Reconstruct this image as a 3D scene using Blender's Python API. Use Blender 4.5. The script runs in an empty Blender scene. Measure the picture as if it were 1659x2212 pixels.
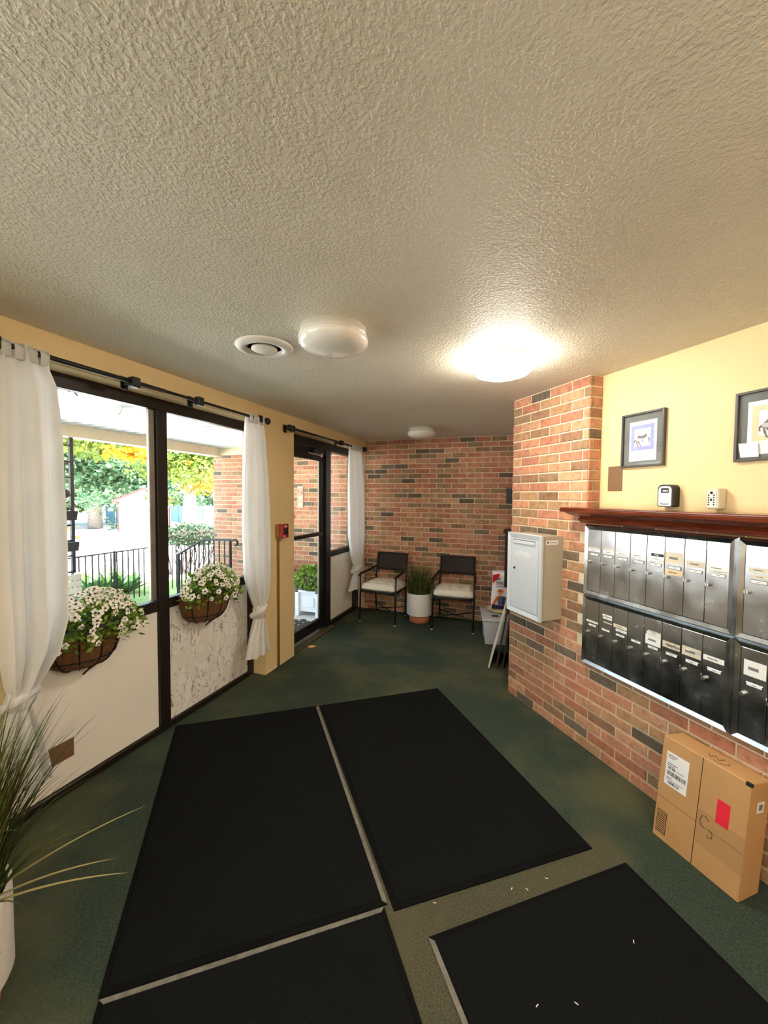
import bpy, bmesh, math, random
from mathutils import Vector, Matrix
from math import sin, cos, pi, radians as RAD
random.seed(7)
S = bpy.context.scene
COL = S.collection

# ------------------------------------------------------------------ camera, sky, sun, exposure
FPX, PITCH, ROLL, YAW = 848.2, RAD(2.34), RAD(-.44), RAD(19.89)
EYE = Vector((2.2127, 0, 1.65))
def _lvl(x, y, f):
    d = (x, f*cos(PITCH)+y*sin(PITCH), -f*sin(PITCH)+y*cos(PITCH))
    return Vector((cos(YAW)*d[0]-sin(YAW)*d[1], sin(YAW)*d[0]+cos(YAW)*d[1], d[2]))
RT, UP, FW = _lvl(cos(ROLL), -sin(ROLL), 0), _lvl(sin(ROLL), cos(ROLL), 0), _lvl(0, 0, 1)
cam = bpy.data.cameras.new('camera'); camo = bpy.data.objects.new('camera', cam); COL.objects.link(camo)
cam.sensor_fit = 'HORIZONTAL'; cam.sensor_width = 36; cam.lens = FPX/1659*36; cam.clip_start = .02; cam.clip_end = 400
m = Matrix((RT, UP, -FW)).transposed().to_4x4(); m.translation = EYE
camo.matrix_world = m; S.camera = camo
def project(p):
    d = Vector(p)-EYE; z = d.dot(FW)
    if z < .05: return None
    return (829.5+FPX*d.dot(RT)/z, 1106-FPX*d.dot(UP)/z)

w = bpy.data.worlds.new('sky'); S.world = w; w.use_nodes = True
nt = w.node_tree; nt.nodes.clear()
sk = nt.nodes.new('ShaderNodeTexSky'); sk.sky_type = 'NISHITA'; sk.sun_disc = False
sk.sun_elevation = RAD(52); sk.sun_rotation = RAD(70); sk.air_density = 1.2; sk.dust_density = 2.5; sk.ozone_density = 1.0
bg = nt.nodes.new('ShaderNodeBackground'); bg.inputs[1].default_value = .5
wo = nt.nodes.new('ShaderNodeOutputWorld')
nt.links.new(sk.outputs[0], bg.inputs[0]); nt.links.new(bg.outputs[0], wo.inputs[0])
sun = bpy.data.lights.new('sun', 'SUN'); sun.energy = 17; sun.angle = RAD(.6); sun.color = (1, .95, .86)
suno = bpy.data.objects.new('sun', sun); COL.objects.link(suno); suno.location = (20, -8, 20)
suno.rotation_euler = Vector((-1, .38, -1.4)).to_track_quat('-Z', 'Y').to_euler()
S.view_settings.view_transform = 'Standard'; S.view_settings.look = 'None'
S.view_settings.gamma = 1; S.view_settings.use_curve_mapping = False
S.view_settings.exposure = 1.45
LAMP_L = 27          # radiance of a lit ceiling dome
FLUO_L = 5

# ------------------------------------------------------------------ helpers
def lin(c):
    return tuple(((v/255)/12.92 if v <= 10 else ((v/255+.055)/1.055)**2.4) for v in c)
def C4(c): return (*lin(c), 1)

class MB:
    """collects geometry for ONE mesh object"""
    def __init__(s): s.v, s.f, s.m = [], [], []
    def add(s, vs, fs, mi=0):
        o = len(s.v); s.v += [tuple(v) for v in vs]
        for f in fs: s.f.append(tuple(o+i for i in f)); s.m.append(mi)
    def box(s, x0, x1, y0, y1, z0, z1, mi=0, M=None):
        vs = [(x, y, z) for z in (z0, z1) for y in (y0, y1) for x in (x0, x1)]
        if M: vs = [tuple(M @ Vector(v)) for v in vs]
        s.add(vs, [(0,2,3,1),(4,5,7,6),(0,1,5,4),(2,6,7,3),(0,4,6,2),(1,3,7,5)], mi); return s
    def cbox(s, x0, x1, y0, y1, z0, z1, c=.004, mi=0, M=None):
        """box with all edges chamfered"""
        vs = []; X, Y, Z = (x0, x1), (y0, y1), (z0, z1)
        idx = {}
        for i in (0, 1):
            for j in (0, 1):
                for k in (0, 1):
                    sx, sy, sz = (1, -1)[i], (1, -1)[j], (1, -1)[k]
                    p = (X[i], Y[j], Z[k])
                    for a in range(3):
                        q = [p[0]+sx*c, p[1]+sy*c, p[2]+sz*c]; q[a] = p[a]
                        idx[(i,j,k,a)] = len(vs); vs.append(q)
        fs = []
        for a in range(3):
            for e in (0, 1):
                b, d = (a+1) % 3, (a+2) % 3
                loop = []
                for (p, q) in ((0,0),(1,0),(1,1),(0,1)):
                    t = [0,0,0]; t[a] = e; t[b] = p; t[d] = q; loop.append(idx[(*t, a)])
                fs.append(tuple(loop if e else loop[::-1]))
        for a in range(3):
            b, d = (a+1) % 3, (a+2) % 3
            for p in (0, 1):
                for q in (0, 1):
                    t0 = [0,0,0]; t0[b] = p; t0[d] = q; t1 = list(t0); t1[a] = 1
                    fs.append((idx[(*t0,b)], idx[(*t1,b)], idx[(*t1,d)], idx[(*t0,d)]))
        for i in (0,1):
            for j in (0,1):
                for k in (0,1): fs.append(tuple(idx[(i,j,k,a)] for a in range(3)))
        if M: vs = [tuple(M @ Vector(v)) for v in vs]
        s.add(vs, fs, mi); return s
    def lathe(s, prof, n=32, mi=0, c=(0,0,0), a0=0, a1=2*pi, cap=True):
        full = abs(a1-a0-2*pi) < 1e-6; k = n if full else n+1
        vs = []
        for r, z in prof:
            for i in range(k):
                a = a0+(a1-a0)*i/n; vs.append((c[0]+r*cos(a), c[1]+r*sin(a), c[2]+z))
        fs = []
        for j in range(len(prof)-1):
            for i in range(n):
                i2 = (i+1) % k
                fs.append((j*k+i, j*k+i2, (j+1)*k+i2, (j+1)*k+i))
        if cap and full:
            if prof[0][0] > 1e-5: fs.append(tuple(range(k))[::-1])
            if prof[-1][0] > 1e-5: fs.append(tuple((len(prof)-1)*k+i for i in range(k)))
        s.add(vs, fs, mi); return s
    def tube(s, pts, r, n=8, mi=0, cap=True):
        pts = [Vector(p) for p in pts]; rs = r if isinstance(r, (list, tuple)) else [r]*len(pts)
        vs, fs = [], []; up = None
        for i, p in enumerate(pts):
            t = (pts[min(i+1, len(pts)-1)]-pts[max(i-1, 0)]).normalized()
            if up is None:
                up = Vector((0,0,1)) if abs(t.z) < .9 else Vector((1,0,0))
            a = (up-t*up.dot(t)).normalized(); b = t.cross(a); up = a
            for j in range(n):
                q = 2*pi*j/n+pi/n; vs.append(p+(a*cos(q)+b*sin(q))*rs[i])
        for i in range(len(pts)-1):
            for j in range(n):
                j2 = (j+1) % n; fs.append((i*n+j, i*n+j2, (i+1)*n+j2, (i+1)*n+j))
        if cap: fs.append(tuple(range(n))[::-1]); fs.append(tuple((len(pts)-1)*n+j for j in range(n)))
        s.add(vs, fs, mi); return s
    def prism(s, poly, y0, y1, mi=0, M=None):
        """polygon in x,z extruded along y"""
        n = len(poly); vs = [(x, y0, z) for x, z in poly]+[(x, y1, z) for x, z in poly]
        fs = [tuple(range(n)), tuple(range(n, 2*n))[::-1]]+[(i, n+i, n+(i+1) % n, (i+1) % n) for i in range(n)]
        if M: vs = [tuple(M @ Vector(v)) for v in vs]
        s.add(vs, fs, mi); return s
    def sphere(s, c, r, n=12, k=8, mi=0, sc=(1,1,1)):
        vs = [(c[0], c[1], c[2]+r*sc[2])]
        for i in range(1, k):
            a = pi*i/k
            for j in range(n):
                b = 2*pi*j/n; vs.append((c[0]+r*sc[0]*sin(a)*cos(b), c[1]+r*sc[1]*sin(a)*sin(b), c[2]+r*sc[2]*cos(a)))
        vs.append((c[0], c[1], c[2]-r*sc[2])); L = len(vs)-1
        fs = [(0, 1+j, 1+(j+1) % n) for j in range(n)]
        for i in range(k-2):
            for j in range(n):
                a, b = 1+i*n+j, 1+i*n+(j+1) % n; fs.append((a, a+n, b+n, b))
        fs += [(L, L-n+(j+1) % n, L-n+j) for j in range(n)]
        s.add(vs, fs, mi); return s
    def mesh(s, name, mats, smooth=False):
        me = bpy.data.meshes.new(name); me.from_pydata(s.v, [], s.f)
        for mt in (mats if isinstance(mats, (list, tuple)) else [mats]): me.materials.append(mt)
        me.polygons.foreach_set('material_index', s.m)
        bm = bmesh.new(); bm.from_mesh(me); bmesh.ops.recalc_face_normals(bm, faces=bm.faces); bm.to_mesh(me); bm.free()
        if smooth: me.shade_smooth()
        me.update(); return me
    def build(s, name, mats, parent=None, smooth=False, loc=None):
        return link(name, s.mesh(name, mats, smooth), parent, loc)
def link(name, me, parent=None, loc=None):
    o = bpy.data.objects.new(name, me); COL.objects.link(o)
    if parent: o.parent = parent
    if loc: o.location = loc
    return o
def smooth_angle(o, a=35):
    me = o.data; me.shade_smooth()
    bm = bmesh.new(); bm.from_mesh(me)
    for e in bm.edges:
        if len(e.link_faces) == 2 and e.calc_face_angle(0) > RAD(a): e.smooth = False
    bm.to_mesh(me); bm.free(); return o
def tag(o, label, cat, group=None, kind=None):
    o['label'] = label; o['category'] = cat
    if group: o['group'] = group
    if kind: o['kind'] = kind
    return o
def thing(name, label, cat, loc=(0,0,0), rz=0, group=None, kind=None):
    o = bpy.data.objects.new(name, None); COL.objects.link(o); o.location = loc; o.rotation_euler = (0,0,rz)
    o.empty_display_size = .1
    return tag(o, label, cat, group, kind)
def copy_tree(o, parent=None):
    c = o.copy(); COL.objects.link(c); c.parent = parent
    for ch in list(o.children): copy_tree(ch, c)
    return c
def text(body, size, mat, name='lettering', parent=None, M=None, extrude=.0004, align='CENTER', sx=1):
    cu = bpy.data.curves.new(name, 'FONT'); cu.body = body; cu.size = size; cu.extrude = extrude
    cu.align_x = align; cu.align_y = 'CENTER'; cu.resolution_u = 2
    t = bpy.data.objects.new(name, cu); COL.objects.link(t)
    dg = bpy.context.evaluated_depsgraph_get()
    me = bpy.data.meshes.new_from_object(t.evaluated_get(dg)); bpy.data.objects.remove(t)
    me.transform(Matrix.Diagonal((sx, 1, 1, 1)))
    if M: me.transform(M)
    me.materials.clear(); me.materials.append(mat)
    return link(name, me, parent)
# text lies in local XY facing +Z; this turns it to stand up in XZ, facing -Y
STAND = Matrix.Rotation(RAD(90), 4, 'X')

# ------------------------------------------------------------------ materials
def newmat(name):
    mt = bpy.data.materials.new(name); mt.use_nodes = True; nt = mt.node_tree
    p = nt.nodes['Principled BSDF']; return mt, nt, p
def N(nt, t, **kw):
    n = nt.nodes.new('ShaderNode'+t)
    for k, v in kw.items(): setattr(n, k, v)
    return n
def coord(nt, which='Object', scale=None):
    tc = N(nt, 'TexCoord'); out = tc.outputs[which]
    if scale:
        mp = N(nt, 'Mapping'); mp.inputs['Scale'].default_value = scale; nt.links.new(out, mp.inputs[0]); out = mp.outputs[0]
    return out
def noise(nt, vec, scale, detail=4, rough=.55):
    n = N(nt, 'TexNoise'); n.inputs['Scale'].default_value = scale; n.inputs['Detail'].default_value = detail
    n.inputs['Roughness'].default_value = rough; nt.links.new(vec, n.inputs['Vector']); return n.outputs['Fac']
def ramp(nt, fac, stops):
    r = N(nt, 'ValToRGB'); el = r.color_ramp.elements
    while len(el) < len(stops): el.new(.5)
    for e, (p, c) in zip(el, stops): e.position = p; e.color = c if len(c) == 4 else (*c, 1)
    nt.links.new(fac, r.inputs[0]); return r.outputs[0]
def bump(nt, p, height, strength, dist):
    b = N(nt, 'Bump'); b.inputs['Strength'].default_value = strength; b.inputs['Distance'].default_value = dist
    nt.links.new(height, b.inputs['Height']); nt.links.new(b.outputs[0], p.inputs['Normal']); return b
def mixc(nt, fac, a, b, mode='MIX'):
    mx = N(nt, 'Mix', data_type='RGBA', blend_type=mode)
    for sock, v in ((mx.inputs[0], fac), (mx.inputs[6], a), (mx.inputs[7], b)):
        if hasattr(v, 'links'): nt.links.new(v, sock)
        else: sock.default_value = v
    return mx.outputs[2]
def mat(name, rgb, rough=.5, metal=0, var=.12, scale=8, bmp=0, bscale=120, bdist=.002, stretch=None, spec=.5, coat=0):
    mt, nt, p = newmat(name)
    base = lin(rgb); vec = coord(nt, 'Object', stretch)
    f = noise(nt, vec, scale)
    lo = tuple(v*(1-var) for v in base); hi = tuple(min(1, v*(1+var)) for v in base)
    nt.links.new(ramp(nt, f, [(.3, lo), (.7, hi)]), p.inputs['Base Color'])
    p.inputs['Roughness'].default_value = rough; p.inputs['Metallic'].default_value = metal
    p.inputs['Specular IOR Level'].default_value = spec; p.inputs['Coat Weight'].default_value = coat
    if bmp: bump(nt, p, noise(nt, vec, bscale, 3), bmp, bdist)
    return mt

def m_ceiling():
    mt, nt, p = newmat('stippled ceiling plaster')
    v = coord(nt)
    big = noise(nt, v, 1.1, 3)
    nt.links.new(ramp(nt, big, [(.35, lin((214,205,186))), (.65, lin((224,216,198)))]), p.inputs['Base Color'])
    p.inputs['Roughness'].default_value = .55; p.inputs['Specular IOR Level'].default_value = .4
    n1 = noise(nt, v, 95, 2, .5); n2 = noise(nt, v, 40, 2, .5)
    r1 = ramp(nt, n1, [(.42, (0,0,0)), (.62, (1,1,1))])
    a = N(nt, 'Math', operation='MULTIPLY_ADD'); nt.links.new(n2, a.inputs[0]); a.inputs[1].default_value = .5; nt.links.new(r1, a.inputs[2])
    bump(nt, p, a.outputs[0], .55, .0034); return mt
def m_wallpaint(name, rgb):
    return mat(name, rgb, .55, var=.04, scale=2.5, bmp=.25, bscale=160, bdist=.001)
def m_carpet():
    mt, nt, p = newmat('green cut-pile carpet')
    v = coord(nt)
    pile = noise(nt, v, 170, 3, .8); mid = noise(nt, v, 60, 3, .6); big = noise(nt, v, 1.3, 3, .6)
    base = ramp(nt, pile, [(.3, lin((38,49,41))), (.55, lin((66,79,67))), (.8, lin((108,121,103)))])
    dark = mixc(nt, ramp(nt, mid, [(.4, (0,0,0)), (.7, (.35,.35,.35))]), base, (*lin((28,40,36)), 1))
    # brown trodden patches where people walk
    worn = mixc(nt, ramp(nt, big, [(.44, (0,0,0)), (.66, (.6,.6,.6))]), dark, (*lin((106,104,74)), 1))
    # dusty strips of carpet left bare between the door mats
    geo = N(nt, 'NewGeometry').outputs['Position']
    def along(d, k):
        q = N(nt, 'VectorMath', operation='DOT_PRODUCT'); nt.links.new(geo, q.inputs[0]); q.inputs[1].default_value = d
        a = N(nt, 'Math', operation='SUBTRACT'); nt.links.new(q.outputs['Value'], a.inputs[0]); a.inputs[1].default_value = k; return a.outputs[0]
    a_ = RAD(39.26); u_, n_ = (-sin(a_), cos(a_), 0), (cos(a_), sin(a_), 0)
    sv = along(u_, u_[0]*EYE.x); tv = along(n_, n_[0]*EYE.x)
    def band(x, lo, hi, soft):
        m1 = N(nt, 'MapRange', interpolation_type='SMOOTHSTEP'); nt.links.new(x, m1.inputs[0]); m1.inputs[1].default_value = lo-soft; m1.inputs[2].default_value = lo+soft
        m2 = N(nt, 'MapRange', interpolation_type='SMOOTHSTEP'); nt.links.new(x, m2.inputs[0]); m2.inputs[1].default_value = hi-soft; m2.inputs[2].default_value = hi+soft
        q = N(nt, 'Math', operation='SUBTRACT'); nt.links.new(m1.outputs[0], q.inputs[0]); nt.links.new(m2.outputs[0], q.inputs[1]); return q.outputs[0]
    def mul(a, b):
        q = N(nt, 'Math', operation='MULTIPLY'); nt.links.new(a, q.inputs[0]); nt.links.new(b, q.inputs[1]); return q.outputs[0]
    def mx2(a, b):
        q = N(nt, 'Math', operation='MAXIMUM'); nt.links.new(a, q.inputs[0]); nt.links.new(b, q.inputs[1]); return q.outputs[0]
    strips = mx2(mul(band(sv, 1.24, 1.42, .03), band(tv, .45, 1.62, .05)), mx2(mul(band(tv, .48, .64, .03), band(sv, -.3, 1.4, .05)), mul(band(tv, .515, .55, .008), band(sv, 1.35, 3.0, .03))))
    strips = mul(strips, ramp(nt, noise(nt, v, 9, 4, .7), [(.25, (.35,.35,.35)), (.7, (1,1,1))]))
    pl2 = ramp(nt, pile, [(.3, lin((58,55,42))), (.75, lin((116,110,88)))])
    worn = mixc(nt, strips, worn, pl2)
    nt.links.new(worn, p.inputs['Base Color'])
    p.inputs['Roughness'].default_value = .95; p.inputs['Specular IOR Level'].default_value = .1
    bump(nt, p, pile, .8, .006); return mt
def m_matpile():
    mt, nt, p = newmat('ribbed charcoal door mat pile')
    v = coord(nt); pile = noise(nt, v, 190, 3, .8); spk = noise(nt, v, 900, 1)
    c = ramp(nt, pile, [(.35, lin((10,12,12))), (.6, lin((24,26,26))), (.85, lin((48,50,48)))])
    nt.links.new(c, p.inputs['Base Color']); p.inputs['Roughness'].default_value = .95; p.inputs['Specular IOR Level'].default_value = .08
    bump(nt, p, pile, .7, .006); return mt
def m_brick(name, src):
    """src: 'obj' takes the colour from the brick object, 'attr' from the mesh"""
    mt, nt, p = newmat(name)
    if src == 'obj': base = N(nt, 'ObjectInfo').outputs['Color']
    else: base = N(nt, 'Attribute', attribute_name='tint').outputs['Color']
    geo = N(nt, 'NewGeometry').outputs['Position']
    a = noise(nt, geo, 26, 5, .65); b = noise(nt, geo, 190, 3, .7)
    c = mixc(nt, 1.0, base, ramp(nt, a, [(.3, (.68,.64,.6)), (.5, (1,1,1)), (.72, (1.22,1.2,1.16))]), 'MULTIPLY')
    c = mixc(nt, ramp(nt, b, [(.62, (0,0,0)), (.72, (.55,.55,.55))]), c, (.07,.05,.04,1))
    nt.links.new(c, p.inputs['Base Color']); p.inputs['Roughness'].default_value = .8; p.inputs['Specular IOR Level'].default_value = .25
    bump(nt, p, b, .5, .003); return mt
def m_marble():
    mt, nt, p = newmat('white marbled panel laminate')
    v = coord(nt, 'Object', (1, 9, 4.5))
    n = N(nt, 'TexNoise'); n.inputs['Scale'].default_value = 2.0; n.inputs['Detail'].default_value = 2.5; n.inputs['Distortion'].default_value = .7
    nt.links.new(v, n.inputs['Vector'])
    f = n.outputs['Fac']
    vein = ramp(nt, f, [(.455, (0,0,0)), (.49, (.85,.85,.85)), (.515, (0,0,0))])
    patch = ramp(nt, noise(nt, v, 3.0, 2), [(.4, (0,0,0)), (.55, (1,1,1))])
    fac = N(nt, 'Math', operation='MULTIPLY'); nt.links.new(vein, fac.inputs[0]); nt.links.new(patch, fac.inputs[1])
    soft = ramp(nt, f, [(.5, (0,0,0)), (.62, (.22,.22,.22))])
    c = mixc(nt, soft, (*lin((236,232,226)), 1), (*lin((190,182,172)), 1))
    c = mixc(nt, fac.outputs[0], c, (*lin((96,88,80)), 1))
    nt.links.new(c, p.inputs['Base Color']); p.inputs['Roughness'].default_value = .35; return mt
def m_wood(name, a, b, rough=.25, stretch=(1, 12, 12), coat=.5):
    mt, nt, p = newmat(name); v = coord(nt, 'Object', stretch)
    f = noise(nt, v, 5, 6, .65)
    nt.links.new(ramp(nt, f, [(.3, lin(a)), (.7, lin(b))]), p.inputs['Base Color'])
    p.inputs['Roughness'].default_value = rough; p.inputs['Coat Weight'].default_value = coat; p.inputs['Coat Roughness'].default_value = .12
    bump(nt, p, f, .15, .002); return mt
def m_steel():
    mt, nt, p = newmat('brushed stainless steel'); v = coord(nt, 'Object', (1, 1, 1))
    vb = coord(nt, 'Object', (3, 3, 260)); f = noise(nt, vb, 3, 3); g = noise(nt, v, 9, 4)
    nt.links.new(ramp(nt, g, [(.35, lin((184,186,188))), (.65, lin((204,206,208)))]), p.inputs['Base Color'])
    p.inputs['Metallic'].default_value = 1
    rr = N(nt, 'MapRange'); nt.links.new(g, rr.inputs[0]); rr.inputs[1].default_value = .3; rr.inputs[2].default_value = .7
    rr.inputs[3].default_value = .16; rr.inputs[4].default_value = .30; nt.links.new(rr.outputs[0], p.inputs['Roughness'])
    bump(nt, p, f, .06, .001); return mt
def m_glass(name, tint=(1,1,1), refl=.08):
    mt, nt, p = newmat(name); nt.nodes.remove(p)
    out = nt.nodes['Material Output']; tr = N(nt, 'BsdfTransparent'); tr.inputs[0].default_value = (*tint, 1)
    gl = N(nt, 'BsdfGlossy'); gl.inputs['Roughness'].default_value = .01
    # Schlick reflectance from the facing angle, the same on both faces of the pane
    g = N(nt, 'NewGeometry'); dp = N(nt, 'VectorMath', operation='DOT_PRODUCT'); nt.links.new(g.outputs['Normal'], dp.inputs[0]); nt.links.new(g.outputs['Incoming'], dp.inputs[1])
    ab = N(nt, 'Math', operation='ABSOLUTE'); nt.links.new(dp.outputs['Value'], ab.inputs[0])
    om = N(nt, 'Math', operation='SUBTRACT'); om.inputs[0].default_value = 1; nt.links.new(ab.outputs[0], om.inputs[1])
    pw = N(nt, 'Math', operation='POWER'); nt.links.new(om.outputs[0], pw.inputs[0]); pw.inputs[1].default_value = 5
    sc_ = N(nt, 'Math', operation='MULTIPLY_ADD'); nt.links.new(pw.outputs[0], sc_.inputs[0]); sc_.inputs[1].default_value = .94; sc_.inputs[2].default_value = .025
    mx = N(nt, 'MixShader'); nt.links.new(sc_.outputs[0], mx.inputs[0]); nt.links.new(tr.outputs[0], mx.inputs[1]); nt.links.new(gl.outputs[0], mx.inputs[2])
    nt.links.new(mx.outputs[0], out.inputs[0]); return mt
def m_cloth(name, rgb, tl=.35):
    mt, nt, p = newmat(name); nt.nodes.remove(p); out = nt.nodes['Material Output']
    v = coord(nt); wv = noise(nt, v, 240, 2)
    c = ramp(nt, noise(nt, v, 5, 3), [(.3, tuple(x*.95 for x in lin(rgb))), (.7, lin(rgb))])
    d = N(nt, 'BsdfDiffuse'); t = N(nt, 'BsdfTranslucent'); mx = N(nt, 'MixShader'); mx.inputs[0].default_value = tl
    nt.links.new(c, d.inputs[0]); nt.links.new(c, t.inputs[0])
    b = N(nt, 'Bump'); b.inputs['Strength'].default_value = .25; b.inputs['Distance'].default_value = .001
    nt.links.new(wv, b.inputs['Height']); nt.links.new(b.outputs[0], d.inputs['Normal'])
    nt.links.new(d.outputs[0], mx.inputs[1]); nt.links.new(t.outputs[0], mx.inputs[2]); nt.links.new(mx.outputs[0], out.inputs[0]); return mt
def m_leaf(name, a, b, tl=.35, rough=.5):
    """leaf colours differ from leaf to leaf"""
    mt, nt, p = newmat(name); out = nt.nodes['Material Output']
    g = N(nt, 'NewGeometry'); c = ramp(nt, g.outputs['Random Per Island'], [(0, lin(a)), (1, lin(b))])
    nt.links.new(c, p.inputs['Base Color']); p.inputs['Roughness'].default_value = rough; p.inputs['Specular IOR Level'].default_value = .3
    t = N(nt, 'BsdfTranslucent'); nt.links.new(c, t.inputs[0]); mx = N(nt, 'MixShader'); mx.inputs[0].default_value = tl
    nt.links.new(p.outputs[0], mx.inputs[1]); nt.links.new(t.outputs[0], mx.inputs[2]); nt.links.new(mx.outputs[0], out.inputs[0]); return mt
def m_emit(name, rgb, strength):
    mt, nt, p = newmat(name); p.inputs['Base Color'].default_value = (.9,.9,.88,1); p.inputs['Roughness'].default_value = .3
    p.inputs['Emission Color'].default_value = (*lin(rgb), 1); p.inputs['Emission Strength'].default_value = strength
    return mt

M = dict(
 ceiling=m_ceiling(), yellow=m_wallpaint('warm yellow wall paint', (226,201,150)), carpet=m_carpet(), matpile=m_matpile(),
 rubber=mat('dark rubber mat edging', (15,16,16), .95, spec=.1, bmp=.3, bscale=90), rubberworn=mat('dusty grey rubber mat edging', (112,108,98), .75, var=.3, scale=30, bmp=.3, bscale=90),
 brick=m_brick('fired clay brick', 'obj'), brick_far=m_brick('fired clay brick of far courses', 'attr'),
 mortar=mat('pale mortar', (226,208,178), .95, var=.1, scale=14, bmp=.6, bscale=220, bdist=.003),
 bronze=mat('dark bronze anodised frame', (40,33,29), .35, .3, var=.15), black=mat('black powder coated metal', (17,17,18), .42, var=.2),
 alu=mat('dull aluminium edge', (148,144,136), .4, .7),
 panel=mat('white painted panel', (240,235,225), .45, var=.03, scale=2), marble=m_marble(),
 brownplate=mat('brown cover plate', (120,88,58), .45, var=.05), conduit=mat('ochre painted conduit', (150,110,40), .5),
 curtain=m_cloth('white sheer curtain fabric', (248,247,245), .45), knit=m_cloth('cream tufted cushion cotton', (236,229,212), .1),
 glass=m_glass('clear window glass'), steel=m_steel(), steel2=mat('worn steel edge', (168,170,170), .22, 1, var=.2, scale=30),
 paper=mat('white paper', (236,236,234), .6, var=.03), oldpaper=mat('yellowed paper', (214,206,184), .7, var=.08), tan=mat('tan paper label', (226,194,156), .7),
 ink=mat('black ink', (24,24,26), .6), greyink=mat('grey ink', (120,120,122), .6), whiteink=mat('white ink', (238,238,238), .5),
 mantel=m_wood('reddish varnished mantel wood', (70,24,14), (134,62,34)),
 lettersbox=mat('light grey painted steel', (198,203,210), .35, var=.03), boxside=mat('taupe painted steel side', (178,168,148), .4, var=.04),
 card=mat('brown corrugated cardboard', (190,146,94), .75, var=.06, scale=5, bmp=.15, bscale=60), cardtape=mat('clear packing tape', (182,142,96), .2, var=.03),
 seam=mat('dark cardboard seam', (66,46,30), .9), red=mat('red sticker paper', (226,34,56), .6, var=.1),
 redplastic=mat('red fire alarm plastic', (150,18,18), .35), domeoff=mat('white opal glass', (238,234,226), .12, var=.02, coat=.4),
 domeon=m_emit('lit opal glass', (255,245,230), LAMP_L), whitemetal=mat('white enamelled metal', (226,222,212), .3, var=.03),
 chrome=mat('chrome', (226,224,218), .28, 1, var=.05), greyframe=mat('dark grey picture frame', (74,70,66), .4, var=.15),
 matboard=mat('grey mat board', (112,116,114), .8, var=.12, scale=14), periwinkle=mat('periwinkle print', (150,158,206), .8), peach=mat('peach print', (232,208,172), .8),
 horse=mat('grey pencil shading', (120,118,124), .8, var=.3, scale=60), horselight=mat('light pencil shading', (196,194,198), .8, var=.1, scale=60),
 potwhite=mat('matte white planter', (232,228,220), .5, var=.03), terracotta=mat('terracotta', (180,112,72), .75, var=.1),
 soil=mat('potting soil', (44,34,26), .95, bmp=.6, bscale=60, bdist=.01),
 coco=mat('coconut fibre liner', (120,80,44), .95, var=.4, scale=40, bmp=.9, bscale=160, bdist=.006, stretch=(1,1,3)),
 grass=m_leaf('potted grass blade', (36,54,18), (104,112,54), .2), straw=m_leaf('dry straw tipped blade', (140,128,72), (206,190,130), .2),
 leafdark=m_leaf('petunia leaf', (52,84,24), (150,178,64), .3), petal=mat('white petunia petal', (246,242,232), .6, var=.05), eye=mat('dark petunia throat', (40,26,26), .7),
 binplastic=mat('pale grey storage tub plastic', (196,200,204), .35, var=.05, scale=12), binblue=mat('blue tub print', (140,170,214), .4),
 bagred=mat('glossy red bag plastic', (206,30,52), .25, var=.1), bagwhite=mat('glossy white bag plastic', (232,222,224), .25, var=.06),
 bagnavy=mat('navy print', (36,30,66), .3), orange=mat('orange print', (214,96,30), .3), skin=mat('tan print', (214,160,118), .3), overalls=mat('slate print', (86,92,116), .3),
 straws=mat('straw matting', (190,170,120), .9, var=.3, scale=30), boardwhite=mat('white marbled board', (220,216,206), .6, var=.1, scale=9),
 boarddark=mat('dark board edge', (56,46,36), .8),
 porchwhite=mat('white corrugated porch ceiling', (206,208,212), .5, var=.02), beam=mat('cream painted beam', (228,212,180), .6, var=.05),
 fluo=m_emit('lit fluorescent diffuser', (255,252,244), FLUO_L),
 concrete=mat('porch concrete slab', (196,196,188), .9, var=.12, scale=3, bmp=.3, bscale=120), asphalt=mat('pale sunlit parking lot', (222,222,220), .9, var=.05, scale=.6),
 lawn=mat('lawn', (108,136,74), .95, var=.25, scale=4, bmp=.5, bscale=40, bdist=.03), iron=mat('black wrought iron', (22,22,25), .5, var=.2),
 planterwhite=mat('white vinyl planter', (240,242,246), .4, var=.02), boxwood=m_leaf('boxwood leaf', (74,122,34), (170,200,84), .35),
 treegreen=m_leaf('blue green tree leaf', (60,104,76), (112,146,106), .4), treelime=m_leaf('lime tree leaf', (70,98,32), (122,138,58), .4),
 treegold=m_leaf('golden autumn leaf', (160,108,16), (196,150,34), .45), hosta=m_leaf('hosta leaf', (42,88,46), (90,124,62), .4), hedge=m_leaf('clipped hedge leaf', (44,70,50), (78,104,76), .3),
 bark=mat('grey tree bark', (132,122,114), .9, var=.3, scale=10, bmp=.8, bscale=20, bdist=.03), twig=mat('dark twig', (60,48,44), .9),
 shedwhite=mat('white shed siding', (244,242,240), .7, var=.02), shedroof=mat('pale shingles', (206,190,176), .9, var=.2, scale=6), redtrim=mat('red painted trim', (208,44,44), .5),
 bluefence=mat('blue grey privacy fence', (84,124,150), .7), darkmat=mat('black outdoor rubber mat', (58,56,54), .8), brown=mat('dark brown plastic', (66,30,28), .5),
 noredc=mat('red sign ink', (196,60,50), .6), signcream=mat('cream sign board', (236,216,184), .6), leafgold=mat('fallen maple leaf', (222,172,84), .7, var=.15, scale=40),
 threshold=mat('worn bronze threshold', (104,90,66), .5, .4), dust=mat('white lint', (230,226,216), .8), speckpl=mat('peeling plaster', (232,216,190), .9),
)

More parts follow.
